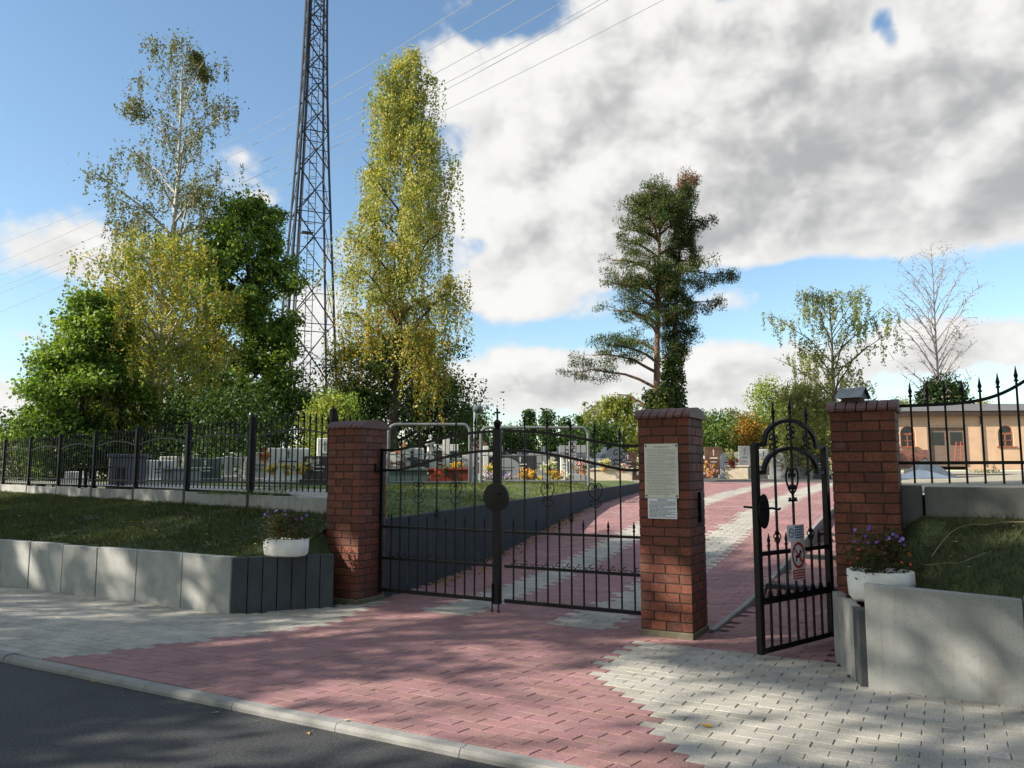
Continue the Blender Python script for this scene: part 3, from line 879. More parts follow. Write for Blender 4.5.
def smooth_path(pts, n=5):
    P_ = [Vector(p) for p in pts]; out = []
    for i in range(len(P_) - 1):
        a, b_, c, d = P_[max(i - 1, 0)], P_[i], P_[i + 1], P_[min(i + 2, len(P_) - 1)]
        for k in range(n):
            t = k / n
            out.append(0.5 * ((2 * b_) + (c - a) * t + (2 * a - 5 * b_ + 4 * c - d) * t * t + (3 * b_ - a - 3 * c + d) * t ** 3))
    out.append(P_[-1]); return out


def bail(bb, cx, cz, h=.10, w=.045, r=.005):
    """twisted basket on a bar"""
    for k in range(4):
        pts = []
        for i in range(9):
            t = i / 8; a = k * math.pi / 2 + t * math.pi * 1.2
            q = math.sin(math.pi * t) * w / 2 + .006
            pts.append((cx + q * math.cos(a), q * math.sin(a), cz - h / 2 + h * t))
        bb.tube(pts, r, 5)


def arch_z(t, lo, hi):
    """rail height along a leaf, t=0 hinge .. 1 meeting post: level, then sweeping up"""
    return lo + (hi - lo) * (0 if t < .14 else math.sin(math.pi / 2 * min(1, (t - .14) / .86)) ** 1.15)


def gate_leaf(label, x_hinge, x_meet):
    t = thing('gate_leaf', label, 'gate', P(x_hinge, .42, 0), ROT, 'double gate leaves')
    s = 1 if x_meet > x_hinge else -1; L = abs(x_meet - x_hinge)
    X = lambda q: s * q
    MB().box(min(X(0), X(.045)), max(X(0), X(.045)), -.022, .022, .10, 2.0, .004).build('hinge_post', M['iron'], t)
    for z, h in ((.145, .045), (.555, .035), (.965, .03)):
        bb = MB(); a, c = sorted((X(.045), X(L - .03))); bb.box(a, c, -.016, .016, z - h / 2, z + h / 2, .003); bb.build('rail', M['iron'], t)
    for lo, hi in ((1.98, 2.19), (1.71, 1.95)):
        pts = [(X(.03 + (L - .06) * k / 24), 0, arch_z(k / 24, lo, hi)) for k in range(25)]
        bb = MB(); bb.tube(pts, .0225, 4); bb.build('arched_rail', M['iron'], t)
    n = 11
    for k in range(1, n + 1):
        q = .045 + (L - .09) * k / (n + .7); tt = q / L
        if k % 2 == 0:
            ztop = arch_z(tt, 1.98, 2.19) + .13
            bb = MB(); bar(bb, X(q), .145, ztop - .05); spear(bb, X(q), 0, ztop - .06, 1.15)
            if k in (6,): bail(bb, X(q), 1.16, .11, .05)
            bb.build('long_picket', M['iron'], t)
            if k in (4, 8):
                bb = MB(); heart(bb, X(q), 1.46, .17, .2, .006); 
                for sd in (-1, 1): bb.tube(smooth_path([(X(q), 0, 1.28), (X(q) + sd * .05, 0, 1.30), (X(q) + sd * .075, 0, 1.335), (X(q) + sd * .055, 0, 1.36), (X(q) + sd * .035, 0, 1.345)], 4), .006, 6)
                bb.build('scroll', M['iron'], t)
            if k in (2, 6, 10):
                bb = MB(); zc = (arch_z(tt, 1.98, 2.19) + arch_z(tt, 1.71, 1.95)) / 2
                for sd in (-1, 1):
                    bb.tube(spiral(X(q) + sd * .045, zc + .045, .012, .038, 0, sd * 5.2), .006, 6)
                    bb.tube(spiral(X(q) + sd * .045, zc - .045, .012, .038, 0, -sd * 5.2), .006, 6)
                bb.build('scroll', M['iron'], t)
        else:
            bb = MB(); bar(bb, X(q), .145, 1.03); spear(bb, X(q), 0, 1.02, .95); bb.build('short_picket', M['iron'], t)
    bb = MB(); m_ = 12
    for k in range(m_):
        q = .10 + (L - .22) * (k + .5) / m_
        bb.tube(spiral(X(q), .615, .010, .030, 0.5, 5.8), .0055, 5)
        bb.tube([(X(q + .03), 0, .60), (X(q + .055), 0, .576), (X(q + .085), 0, .60)], .0055, 5)
    bb.build('scroll_band', M['iron'], t)
    return t, X, L


gl, X, L = gate_leaf('black wrought-iron double gate leaf with cross-topped meeting post and round lock disc', .015, 1.79)
bb = MB(); bb.box(X(L - .02), X(L + .085), -.03, .03, .10, 2.22, .005); bb.build('meeting_post', M['iron'], gl)
bb = MB(); bb.lathe([(.05, 0), (.05, .01), (.03, .02), (.045, .05), (.052, .075), (.04, .10), (.016, .12)], 14, (X(L + .032), 0, 2.215))
bb.build('post_cap', M['iron'], gl)
bb = MB(); bb.box(L + .032 - .011, L + .032 + .011, -.007, .007, 2.32, 2.47); bb.box(L + .032 - .042, L + .032 + .042, -.0072, .0072, 2.41, 2.432); bb.build('cross', M['iron'], gl)
bb = MB(); bb.lathe([(.02, -.035), (.165, -.03), (.175, -.02), (.175, .02), (.02, .03)], 28); dsc = bb.build('lock_disc', M['iron'], gl); dsc.location = (L + .03, -.02, 1.38); dsc.rotation_euler = (R(90), 0, 0)
bb = MB(); bb.tube([(L + .10, -.06, 1.42), (L + .04, -.075, 1.42)], .010, 8); bb.tube([(L + .04, -.075, 1.42), (L + .04, -.03, 1.42)], .009, 8); bb.build('handle', M['iron'], gl)
for dxx in (-.012, .078):
    bb = MB(); bb.tube([(L + dxx, -.04, .005), (L + dxx, -.04, .34)], .0085, 8); bb.tube([(L + dxx - .02, -.04, .02), (L + dxx + .02, -.04, .02)], .0065, 6); bb.build('drop_bolt', M['iron'], gl)
gr, _, _ = gate_leaf('black wrought-iron double gate leaf next to the notice pillar, with arched top rails', 3.79, 1.90)

# small gate, standing open towards the street
ga, gb = P(5.13, -.55, 0), P(5.6, .66, 0)
gdir = (gb - ga); grz = math.atan2(gdir.y, gdir.x)
sg = thing('pedestrian_gate', 'open black wrought-iron single gate with arched top and a sign hung on it', 'gate', (ga.x, ga.y, 0), grz)
GL = 1.30
for x, nm in ((0, 'latch_post'), (GL - .055, 'hinge_post')):
    bb = MB(); bb.box(x, x + .06, -.03, .03, .05, 1.95, .004); bb.build(nm, M['iron'], sg)
for z, h in ((.075, .05), (.505, .045), (.94, .04)):
    bb = MB(); bb.box(.06, GL - .055, -.016, .016, z - h / 2, z + h / 2, .003); bb.build('rail', M['iron'], sg)
for e0, z0, z1 in ((.19, 1.945, 2.19), (.17, 1.685, 1.92)):
    pts = [(.03, 0, z0), (e0 - .02, 0, z0)]
    for k in range(0, 19):
        a = math.pi - math.pi * k / 18
        pts.append((.65 + (.65 - e0) * math.cos(a), 0, z0 + (z1 - z0) * math.sin(a) ** .9))
    pts += [(GL - e0 + .02, 0, z0), (GL - .03, 0, z0)]
    bb = MB(); bb.tube(pts, .026, 4); bb.build('arched_rail', M['iron'], sg)
xs = [.06 + (GL - .115) * k / 8 for k in range(1, 8)]
for k, x in enumerate(xs):
    bb = MB()
    if k % 2 == 1:
        zt = 2.40 if k == 3 else 2.34
        bar(bb, x, .075, zt - .1, .018); spear(bb, x, 0, zt - .13, 1.2)
        if k != 3: bail(bb, x, 1.08, .12, .055, .006)
        bb.build('long_picket', M['iron'], sg)
    else:
        bar(bb, x, .075, 1.02, .018); spear(bb, x, 0, 1.0, 1.0); bb.build('short_picket', M['iron'], sg)
bb = MB(); heart(bb, .65, 1.60, .21, .26, .009)
bb.lathe([(.003, -.03), (.03, -.02), (.04, 0), (.03, .02), (.003, .03)], 10, (.65, 0, 1.545))
bb.box(.585, .715, -.012, .012, 1.405, 1.425); bb.tube([(.6, 0, 1.425), (.6, 0, 1.445)], .012, 8); bb.tube([(.7, 0, 1.425), (.7, 0, 1.445)], .012, 8)
bb.build('scroll_heart', M['iron'], sg)
for x in xs[1::2]:
    bb = MB(); zc = (2.08 if abs(x - .65) < .1 else 1.98)
    for sd in (-1, 1):
        bb.tube(spiral(x + sd * .045, zc + .035, .012, .036, 0, sd * 5.2), .008, 6); bb.tube(spiral(x + sd * .045, zc - .04, .012, .036, 0, -sd * 5.2), .008, 6)
    bb.build('scroll', M['iron'], sg)
bb = MB()
for k in range(8):
    x = .06 + (GL - .115) * (k + .5) / 8
    bb.tube([(x + .062 * math.cos(a), 0, .59 - .062 * math.sin(a)) for a in np.linspace(.0, math.pi, 9)], .012, 5)
    bb.box(x - .07, x + .07, -.007, .007, .527, .545)
bb.build('ring_band', M['iron'], sg)
# lock plate and lever
bb = MB(); bb.prism([(.085 * math.cos(a) + (.0), (.16) * math.sin(a)) for a in np.linspace(0, 2 * math.pi, 20)[:-1]], -.045, -.033, 'y'); lk = bb.build('lock_plate', M['iron'], sg, bevel=.003); lk.location = (.09, 0, 1.33)
bb = MB(); bb.tube([(.09, -.05, 1.36), (.09, -.10, 1.36), (.12, -.105, 1.36), (.24, -.10, 1.345), (.26, -.10, 1.355)], .011, 8); bb.tube([(.09, .03, 1.36), (.09, .09, 1.36), (-.03, .09, 1.37)], .011, 8); bb.build('lever_handle', M['iron'], sg)

# sign on the small gate
sn = thing('prohibition_sign', 'white sign with a crossed-out dog in a red ring hung on the small gate', 'sign', Vector((ga.x, ga.y, 0)) + Vector((math.cos(grz), math.sin(grz), 0)) * .53 + Vector((math.sin(grz), -math.cos(grz), 0)) * .03 + Vector((0, 0, .66)), grz)
MB().box(0, .245, -.004, 0, 0, .375, .0015).build('panel', M['signwhite'], sn)
ring = MB()
N_ = 32
for k in range(N_):
    a0, a1 = 2 * math.pi * k / N_, 2 * math.pi * (k + 1) / N_
    q = lambda r, a: (.1225 + r * math.cos(a), -.0065, .235 + 1.12 * r * math.sin(a))
    ring.add([q(.112, a0), q(.112, a1), q(.088, a1), q(.088, a0)], [(0, 1, 2, 3)])
d_ = Vector((1, -1)).normalized(); n_ = Vector((1, 1)).normalized()
c_ = Vector((.1225, .235))
pts = [c_ + d_ * .098 + n_ * .009, c_ - d_ * .098 + n_ * .009, c_ - d_ * .098 - n_ * .009, c_ + d_ * .098 - n_ * .009]
ring.add([(p.x, -.0072, p.y) for p in pts], [(0, 1, 2, 3)])
ring.build('red_ring', M['signred'], sn, recalc=False)
dog = [(.062, .175), (.075, .205), (.072, .225), (.085, .238), (.12, .240), (.142, .255), (.148, .282), (.160, .290), (.165, .278), (.185, .268), (.183, .256), (.165, .252), (.160, .225), (.165, .172), (.152, .172), (.146, .21), (.115, .212), (.098, .205), (.092, .172), (.080, .172), (.086, .205), (.068, .172)]
bb = MB(); bb.add([(x, -.0052, z) for x, z in dog], [tuple(range(len(dog)))]); bb.build('dog_figure', M['signblack'], sn, recalc=False)
bb = MB(); bb.add([(x, -.0052, z) for x, z in ((.018, .012), (.227, .012), (.227, .10), (.018, .10))], [(0, 1, 2, 3)]); bb.build('red_field', M['signred'], sn, recalc=False)
bb = MB(); print_rows(bb, .03, .215, .094, .018, 3, .010, random.Random(2), -.0068, .0); bb.build('print', M['signwhite'], sn)
s2 = thing('camera_notice', 'small white tag with blue print tied above the crossed-out dog sign', 'sign', Vector((ga.x, ga.y, 0)) + Vector((math.cos(grz), math.sin(grz), 0)) * .47 + Vector((math.sin(grz), -math.cos(grz), 0)) * .032 + Vector((0, 0, 1.03)), grz)
MB().box(0, .30, -.004, 0, 0, .155, .0015).build('panel', M['signwhite'], s2)
bb = MB(); N_ = 20
for k in range(N_):
    a0, a1 = 2 * math.pi * k / N_, 2 * math.pi * (k + 1) / N_
    q = lambda r, a: (.068 + r * math.cos(a), -.006, .080 + r * math.sin(a))
    bb.add([q(.045, a0), q(.045, a1), q(.034, a1), q(.034, a0)], [(0, 1, 2, 3)])
bb.add([(x, -.0062, z) for x, z in ((.040, .092), (.088, .064), (.096, .072), (.048, .100))], [(0, 1, 2, 3)])
print_rows(bb, .13, .28, .145, .02, 5, .014, random.Random(3), -.006, .3); bb.build('print', M['signblue'], s2)

# left fence
lfence = thing('iron_fence', 'long black iron picket fence on a low concrete base along the grassy bank', 'fence', P(*FS, 0), ROT + math.atan2(FD.y, FD.x))
# local +x runs away from the gate along the fence
BAY = 2.27
posts = [.42 + BAY * k for k in range(0, 11)]
for k, x in enumerate(posts):
    bb = MB(); bb.box(x - .04, x + .04, -.04, .04, 1.0, 2.55, .005); bb.lathe([(.045, 0), (.05, .01), (.03, .03), (.012, .06)], 8, (x, 0, 2.55)); bb.build('post', M['iron_back'], lfence)
    if k < len(posts) - 1 or True:
        x1 = x + BAY
        MB().box(x + .045, x1 - .045, -.045, .045, 1.0, 1.335 + .006 * ((k * 7) % 5 - 2), .008).build('base_slab', M['oldslab'], lfence)
        bb = MB(); np_ = 14
        for i in range(np_):
            px = x + .04 + (BAY - .08) * (i + .5) / np_
            up = .10 * math.sin(math.pi * (i + .5) / np_)
            bar(bb, px, 1.40, 2.36 + up, .017); spear(bb, px, 0, 2.35 + up, 1.1)
        bb.box(x + .04, x1 - .04, -.012, .012, 1.50, 1.53)
        pts = [(x + .04 + (BAY - .08) * i / 14, 0, 2.22 + .10 * math.sin(math.pi * i / 14)) for i in range(15)]
        bb.tube(pts, .016, 4); bb.build('picket_panel', M['iron_back'], lfence)
MB().box(-.35, .375, -.045, .045, 1.0, 1.335, .008).build('base_slab', M['oldslab'], lfence)
bb = MB()
for i in range(5):
    px = -.15 + i * .155; bar(bb, px, 1.40, 2.36, .017); spear(bb, px, 0, 2.35, 1.1)
bb.box(-.3, .38, -.012, .012, 1.50, 1.53); bb.tube([(-.3, 0, 2.12), (-.1, 0, 2.14), (.2, 0, 2.2), (.38, 0, 2.22)], .016, 4)
bb.build('picket_panel', M['iron_back'], lfence)

# right fence with its swept rail
rfence = thing('iron_fence', 'black iron picket fence with swept top rail on a concrete base above the earth bank', 'fence', P(6.3, .30, 0), ROT)
for k, (a, c, y) in enumerate(((0, .19, .035), (.2, 1.9, 0), (1.91, 3.9, 0), (3.91, 5.9, 0))):
    MB().box(a, c - .01, -.06 + y, .06 + y, 1.1, 1.555 + (.012 if k == 0 else 0), .008).build('base_slab', M['shadeslab'], rfence)
BW = 2.35


def swept(x):
    q = (x % BW) / BW
    return 2.315 + .40 * math.exp(-((q - .62) / .2) ** 2) if x < BW else 2.315 + .40 * math.exp(-((q - .62) / .2) ** 2)


for k in range(0, 38):
    x = .125 + k * .1425
    if x > 5.6: break
    zt = 2.515 + max(0, swept(x) - 2.315) * .72
    bb = MB(); bar(bb, x, 1.585, zt - .11, .018); spear(bb, x, 0, zt - .12, 1.15); bb.build('picket', M['iron'], rfence)
MB().box(-.03, 5.7, -.014, .014, 1.76, 1.79, .002).build('lower_rail', M['iron'], rfence)
bb = MB(); bb.tube([(x, 0, swept(x)) for x in np.linspace(-.03, 5.7, 90)], .02, 4); bb.build('swept_rail', M['iron'], rfence)
bb = MB()
for x in (1.22,):
    for sd in (-1, 1): bb.tube(spiral(x + sd * .05, 2.42, .012, .045, 0, sd * 5.2), .007, 6)
bb.build('scroll', M['iron'], rfence)

# ================================================================= FOLIAGE
def leaf_cloud(centers, spread, counts, size, palette, rg, aspect=.6, hang=0.0, pal_idx=None, flat=1.0):
    """returns corners (n*4,3) and colours for leaves gathered round cluster centres"""
    centers = np.asarray(centers, float); counts = np.asarray(counts, int)
    idx = np.repeat(np.arange(len(centers)), counts); n = len(idx)
    sp = np.asarray(spread, float); sp = np.broadcast_to(sp.reshape(-1, 1) if sp.ndim else sp, (len(centers), 1))
    pos = centers[idx] + np.clip(rg.normal(0, 1, (n, 3)), -1.5, 1.5) * sp[idx] * np.array([1, 1, flat])
    nor = rg.normal(0, 1, (n, 3)); nor /= np.linalg.norm(nor, axis=1)[:, None]
    a = rg.normal(0, 1, (n, 3)); a[:, 2] -= hang * 2.0
    a -= nor * np.sum(a * nor, 1)[:, None]; a /= np.linalg.norm(a, axis=1)[:, None] + 1e-9
    bvec = np.cross(nor, a)
    s = size * rg.uniform(.6, 1.35, (n, 1)); a = a * s * .5; bvec = bvec * s * .5 * aspect
    co = np.stack([pos - a, pos + bvec * 1.0, pos + a, pos - bvec], 1).reshape(-1, 3)
    pal = np.asarray(palette, float)
    pi = rg.integers(0, len(pal), len(centers)) if pal_idx is None else np.asarray(pal_idx)
    other = rg.integers(0, len(pal), n)
    pick = np.where(rg.random(n) < .3, other, pi[idx])
    col = pal[pick] * rg.uniform(.7, 1.3, (n, 1)) * rg.uniform(.94, 1.06, (n, 3))
    return co, col


def leaf_object(name, co, col, m, parent=None, k=4):
    me = bpy.data.meshes.new(name); fill_mesh(me, co, k, col); me.materials.append(m)
    o = bpy.data.objects.new(name, me); COL.objects.link(o)
    if parent is not None: o.parent = parent
    return o


def bend(p0, p1, sag, rg, n=5, jit=.05):
    p0, p1 = np.array(p0), np.array(p1); L = np.linalg.norm(p1 - p0); pts = []
    for i in range(n + 1):
        t = i / n; q = p0 + (p1 - p0) * t; q[2] += sag * 4 * t * (1 - t)
        if 0 < i < n: q += rg.normal(0, jit * L * .25, 3)
        pts.append(q)
    return pts


def crown_view(p):
    """where points lie as seen along the sunlight: sideways, and up"""
    el = R(SUN_EL); p = np.asarray(p, float)
    return p[..., 0] * -SUN_H.y + p[..., 1] * SUN_H.x, -(p[..., 0] * SUN_H.x + p[..., 1] * SUN_H.y) * math.sin(el) + p[..., 2] * math.cos(el)


def tree(name, label, cat, loc, H, env, limbs, leaves, leaf, palette, bark, seed, rise=(.15, .9), trunk_r=.2, weep=0.0, clump=.45, lean=(0, 0), base=.12, subs=6,
         group=None, asym=None, needles=False, hole=0.0, flat=.8, pal_h=None, aspect=.6, twigs=True, top_bare=0.0, m=None, gaps=None):
    rg = np.random.default_rng(seed); t = thing(name, label, cat, loc, 0, group)
    wood = MB(); n = 12
    wob = np.cumsum(rg.normal(0, .012 * H / 6, (n + 1, 2)), 0); wob -= wob[0]
    def axis(f):
        i = min(n - 1, int(f * n)); q = f * n - i; w = wob[i] * (1 - q) + wob[i + 1] * q
        return np.array([w[0] + lean[0] * f, w[1] + lean[1] * f, f * H])
    wood.tube([axis(i / n * .985) for i in range(n + 1)], [trunk_r * (1 - .92 * (i / n) ** .85) * (1.25 if i == 0 else 1) for i in range(n + 1)], 8)
    cen, spr, hang_pts = [], [], []
    for i in range(limbs):
        f = base + (1 - base) * ((i + rg.uniform(0, .8)) / limbs) ** .92
        f = min(f, .985)
        az = i * 2.39996 + rg.uniform(-.4, .4)
        Rr = lerp(env, f) * rg.uniform(.62, 1.05)
        if asym is not None: Rr *= max(.25, 1 + asym[0] * math.cos(az - asym[1]))
        el = rise[0] + (rise[1] - rise[0]) * f
        p0 = axis(max(.02, f - .10 * math.tan(min(el, 1.1)) * Rr / H * 3)) if el > .2 else axis(f)
        p1 = axis(f) + np.array([math.cos(az) * Rr, math.sin(az) * Rr, Rr * math.tan(min(el, 1.2)) * .45])
        if p1[2] > H * 1.01: p1[2] = H * rg.uniform(.94, 1.01)
        pts = bend(p0, p1, -.06 * Rr if el < .3 else .08 * Rr, rg)
        r0 = max(.012, trunk_r * .42 * (1 - f) ** .6 * min(1, Rr / 2.5) + .01)
        wood.tube(pts, [r0 * (1 - .8 * k / 5) for k in range(6)], 5, cap=False)
        ns = max(2, int(subs * (Rr / max(k[1] for k in env) * .8 + .35)))
        for j in range(ns):
            s = rg.uniform(.28, 1.0); k = min(4, int(s * 5)); q = s * 5 - k
            a = pts[k] * (1 - q) + pts[k + 1] * q
            d = rg.normal(0, 1, 3); d[2] = d[2] * .5 + .25; d /= np.linalg.norm(d)
            out_ = np.array([math.cos(az), math.sin(az), .2]); d = d + .6 * out_; d /= np.linalg.norm(d)
            e = a + d * rg.uniform(.25, .6) * (.35 + .38 * Rr)
            if twigs: wood.tube(bend(a, e, 0.02, rg, 3), [r0 * .4 + .004, r0 * .3 + .004, r0 * .2 + .004, .004], 4, cap=False)
            if rg.random() < hole: continue
            if f > 1 - top_bare and rg.random() < .6: continue
            cen.append(e); spr.append(clump * rg.uniform(.6, 1.25)); hang_pts.append(e)
            if rg.random() < .5: cen.append((a + e) / 2); spr.append(clump * rg.uniform(.5, .9))
    cen = np.array(cen); spr = np.array(spr)
    sel = None
    def pick(c):
        if pal_h is None: return None
        pi = []
        for q in c:
            w = pal_h(q[2] / H, q, rg); pi.append(w)
        return np.array(pi)
    if weep > 0:
        sc, sp_ = [], []
        strands = max(1, int(leaves / 44 / max(1, len(hang_pts))))
        for e in hang_pts:
            for _ in range(strands):
                o_ = e + rg.normal(0, clump * .8, 3) * np.array([1, 1, .4]); Ls = weep * rg.uniform(.35, 1.15)
                drift = rg.normal(0, .10, 2)
                kk = max(3, int(Ls / .16))
                for i in range(kk):
                    u_ = i / kk
                    sc.append(o_ + np.array([drift[0] * u_ * Ls, drift[1] * u_ * Ls, -Ls * u_])); sp_.append(.062)
                if twigs and rg.random() < .35: wood.tube([o_, o_ + np.array([drift[0] * Ls * .5, drift[1] * Ls * .5, -Ls * .5]), o_ + np.array([drift[0] * Ls, drift[1] * Ls, -Ls])], .005, 3, cap=False)
        sc = np.array(sc); per = max(1, int(round(leaves * .8 / len(sc))))
        co, col = leaf_cloud(sc, np.array(sp_), np.full(len(sc), per), leaf, palette, rg, aspect, 1.0, pick(sc))
        co2, col2 = leaf_cloud(cen, spr * .8, np.full(len(cen), max(1, int(leaves * .3 / len(cen)))), leaf, palette, rg, aspect, .5, pick(cen), flat)
        co, col = np.concatenate([co, co2]), np.concatenate([col, col2])
    else:
        co, col = leaf_cloud(cen, spr, np.full(len(cen), max(1, int(leaves / len(cen)))), leaf, palette, rg, aspect, .2, pick(cen), flat)
    if gaps:
        ctr = co.reshape(-1, 4, 3).mean(1) + np.array(loc); keep = np.ones(len(ctr), bool)
        sh_, sv_ = crown_view(ctr)
        for (ga_, gb_, ra_, rb_, part) in gaps: keep &= ~((((sh_ - ga_) / ra_) ** 2 + ((sv_ - gb_) / rb_) ** 2 < rg.uniform(.7, 1.25, len(ctr))) & (rg.random(len(ctr)) < part))
        co = co.reshape(-1, 4, 3)[keep].reshape(-1, 3); col = col[keep]
    wood.build('trunk', bark, t, smooth=True, recalc=False)
    leaf_object('crown', co, col, m or (M['needle'] if needles else M['leaf']), t)
    return t


def site(px, dist, sink=.05):
    d = px_dir(px, HOR); x = d[0] / d[1] * dist
    u, v = UV(x, dist); return Vector((x, dist, z_cem(u, v) - sink))


YEL = [(.42, .37, .06), (.32, .33, .07), (.48, .38, .05), (.25, .30, .06)]
YGR = [(.21, .28, .06), (.27, .30, .065), (.16, .22, .05), (.36, .34, .07)]
GRN = [(.11, .19, .035), (.085, .155, .03), (.15, .23, .04)]
DGR = [(.035, .072, .018), (.048, .095, .024), (.065, .12, .026)]
LIM = [(.19, .30, .045), (.25, .36, .05), (.13, .22, .035)]
OLV = [(.20, .22, .09), (.25, .25, .11), (.15, .18, .075)]
PIN = [(.032, .058, .02), (.048, .08, .026), (.07, .10, .03), (.026, .048, .02)]

# --- left clump
tree('birch_tree', 'tall thin grey-green birch with an airy bare top rising above the left trees', 'tree', site(167, 34), 20.0,
     [(0, .6), (.25, 2.2), (.42, 3.4), (.58, 3.7), (.70, 2.5), (.86, 2.4), (1, .8)], 34, 21000, .115, [(.14, .155, .07), (.18, .18, .085), (.11, .13, .055)], M['bark_birch'], 21, rise=(.5, 1.0), trunk_r=.24, weep=1.2, clump=.5, base=.3, subs=6, hole=.12, lean=(-.2, 0), top_bare=.3)
tree('birch_tree', 'bushy yellowing birch in front of the tall birch, leaves turning gold', 'tree', site(152, 29), 9.0,
     [(0, 2.5), (.15, 3.2), (.4, 3.5), (.65, 2.9), (.85, 1.7), (1, .5)], 50, 40000, .11, YEL + YGR, M['bark_birch'], 22, rise=(.4, .9), trunk_r=.17, weep=1.3, clump=.4, base=.1, subs=6)
tree('maple_tree', 'big dark green maple right of the yellowing birch, near the lattice mast', 'tree', site(241, 35), 12.5,
     [(0, 2.6), (.3, 3.3), (.55, 3.1), (.75, 2.5), (.9, 1.6), (1, .6)], 62, 66000, .14, GRN + GRN + GRN + DGR + LIM, M['bark'], 23, rise=(.25, .85), trunk_r=.26, clump=.36, base=.06, subs=8, aspect=.8, flat=.6)
tree('maple_tree', 'bright green leafy maple at the far left end of the fence', 'tree', site(72, 27), 6.3,
     [(0, 2.1), (.2, 2.4), (.45, 2.1), (.7, 1.4), (.88, .8), (1, .2)], 50, 42000, .115, LIM + GRN, M['bark'], 24, lean=(.5, 0), rise=(.2, .8), trunk_r=.17, clump=.32, base=.08, subs=7, aspect=.8, flat=.6)
tree('shrub_tree', 'mid green tree filling the gap behind the bright maple', 'tree', site(112, 37), 8.6,
     [(0, 2.4), (.3, 3.0), (.6, 2.5), (.85, 1.5), (1, .5)], 44, 24000, .15, GRN + YGR, M['bark'], 25, rise=(.2, .8), trunk_r=.2, clump=.5, base=.08, subs=6, aspect=.8)
# --- the big weeping birch
def wb(fh, q, rg):
    if rg.random() < .02 + .30 * (fh < .38): return 0
    return rg.integers(1, 10)


tree('birch_tree', 'tall weeping birch with long hanging yellow-green sprays standing alone behind the double gate', 'tree', site(391, 30), 16.8,
     [(0, .8), (.15, 1.7), (.3, 2.9), (.42, 2.8), (.52, 2.1), (.66, 2.2), (.8, 1.6), (.92, 1.0), (1, .2)], 40, 64000, .105, [(.52, .34, .04)] + YEL[:2] + YGR[:2] + [(.40, .42, .15), (.46, .45, .18), (.38, .40, .13), (.30, .36, .11), (.25, .31, .08)], M['bark'], 31, rise=(.6, 1.1), trunk_r=.22, weep=2.4, clump=.32, base=.22, subs=6, lean=(.25, 0), pal_h=wb, hole=.16)
tree('dark_tree', 'low dark green tree under the weeping birch, also standing in for its shaded foliage', 'tree', site(392, 32), 5.7,  # dark green also stands for the birch's own shaded lower crown
     [(0, 2.6), (.3, 3.4), (.6, 3.0), (.85, 2.0), (1, .6)], 44, 24000, .13, DGR, M['bark'], 32, rise=(.15, .7), trunk_r=.2, clump=.45, base=.1, subs=7)
tree('dark_tree', 'dark feathery tree spreading to the lamp beside the weeping birch', 'tree', site(440, 34), 4.2,
     [(0, 1.4), (.4, 1.8), (.8, 1.2), (1, .4)], 30, 12000, .11, DGR + GRN, M['bark'], 33, rise=(.2, .8), trunk_r=.12, clump=.4, base=.15, subs=6, group='dark trees by the lamp')
tree('bright_bush', 'small bright yellow-green tree behind the left brick pillar below the mast', 'tree', site(333, 24), 2.5,
     [(0, .8), (.4, 1.15), (.8, .8), (1, .3)], 24, 9000, .085, LIM + YGR, M['bark'], 34, rise=(.2, .8), trunk_r=.06, clump=.26, base=.15, subs=6)
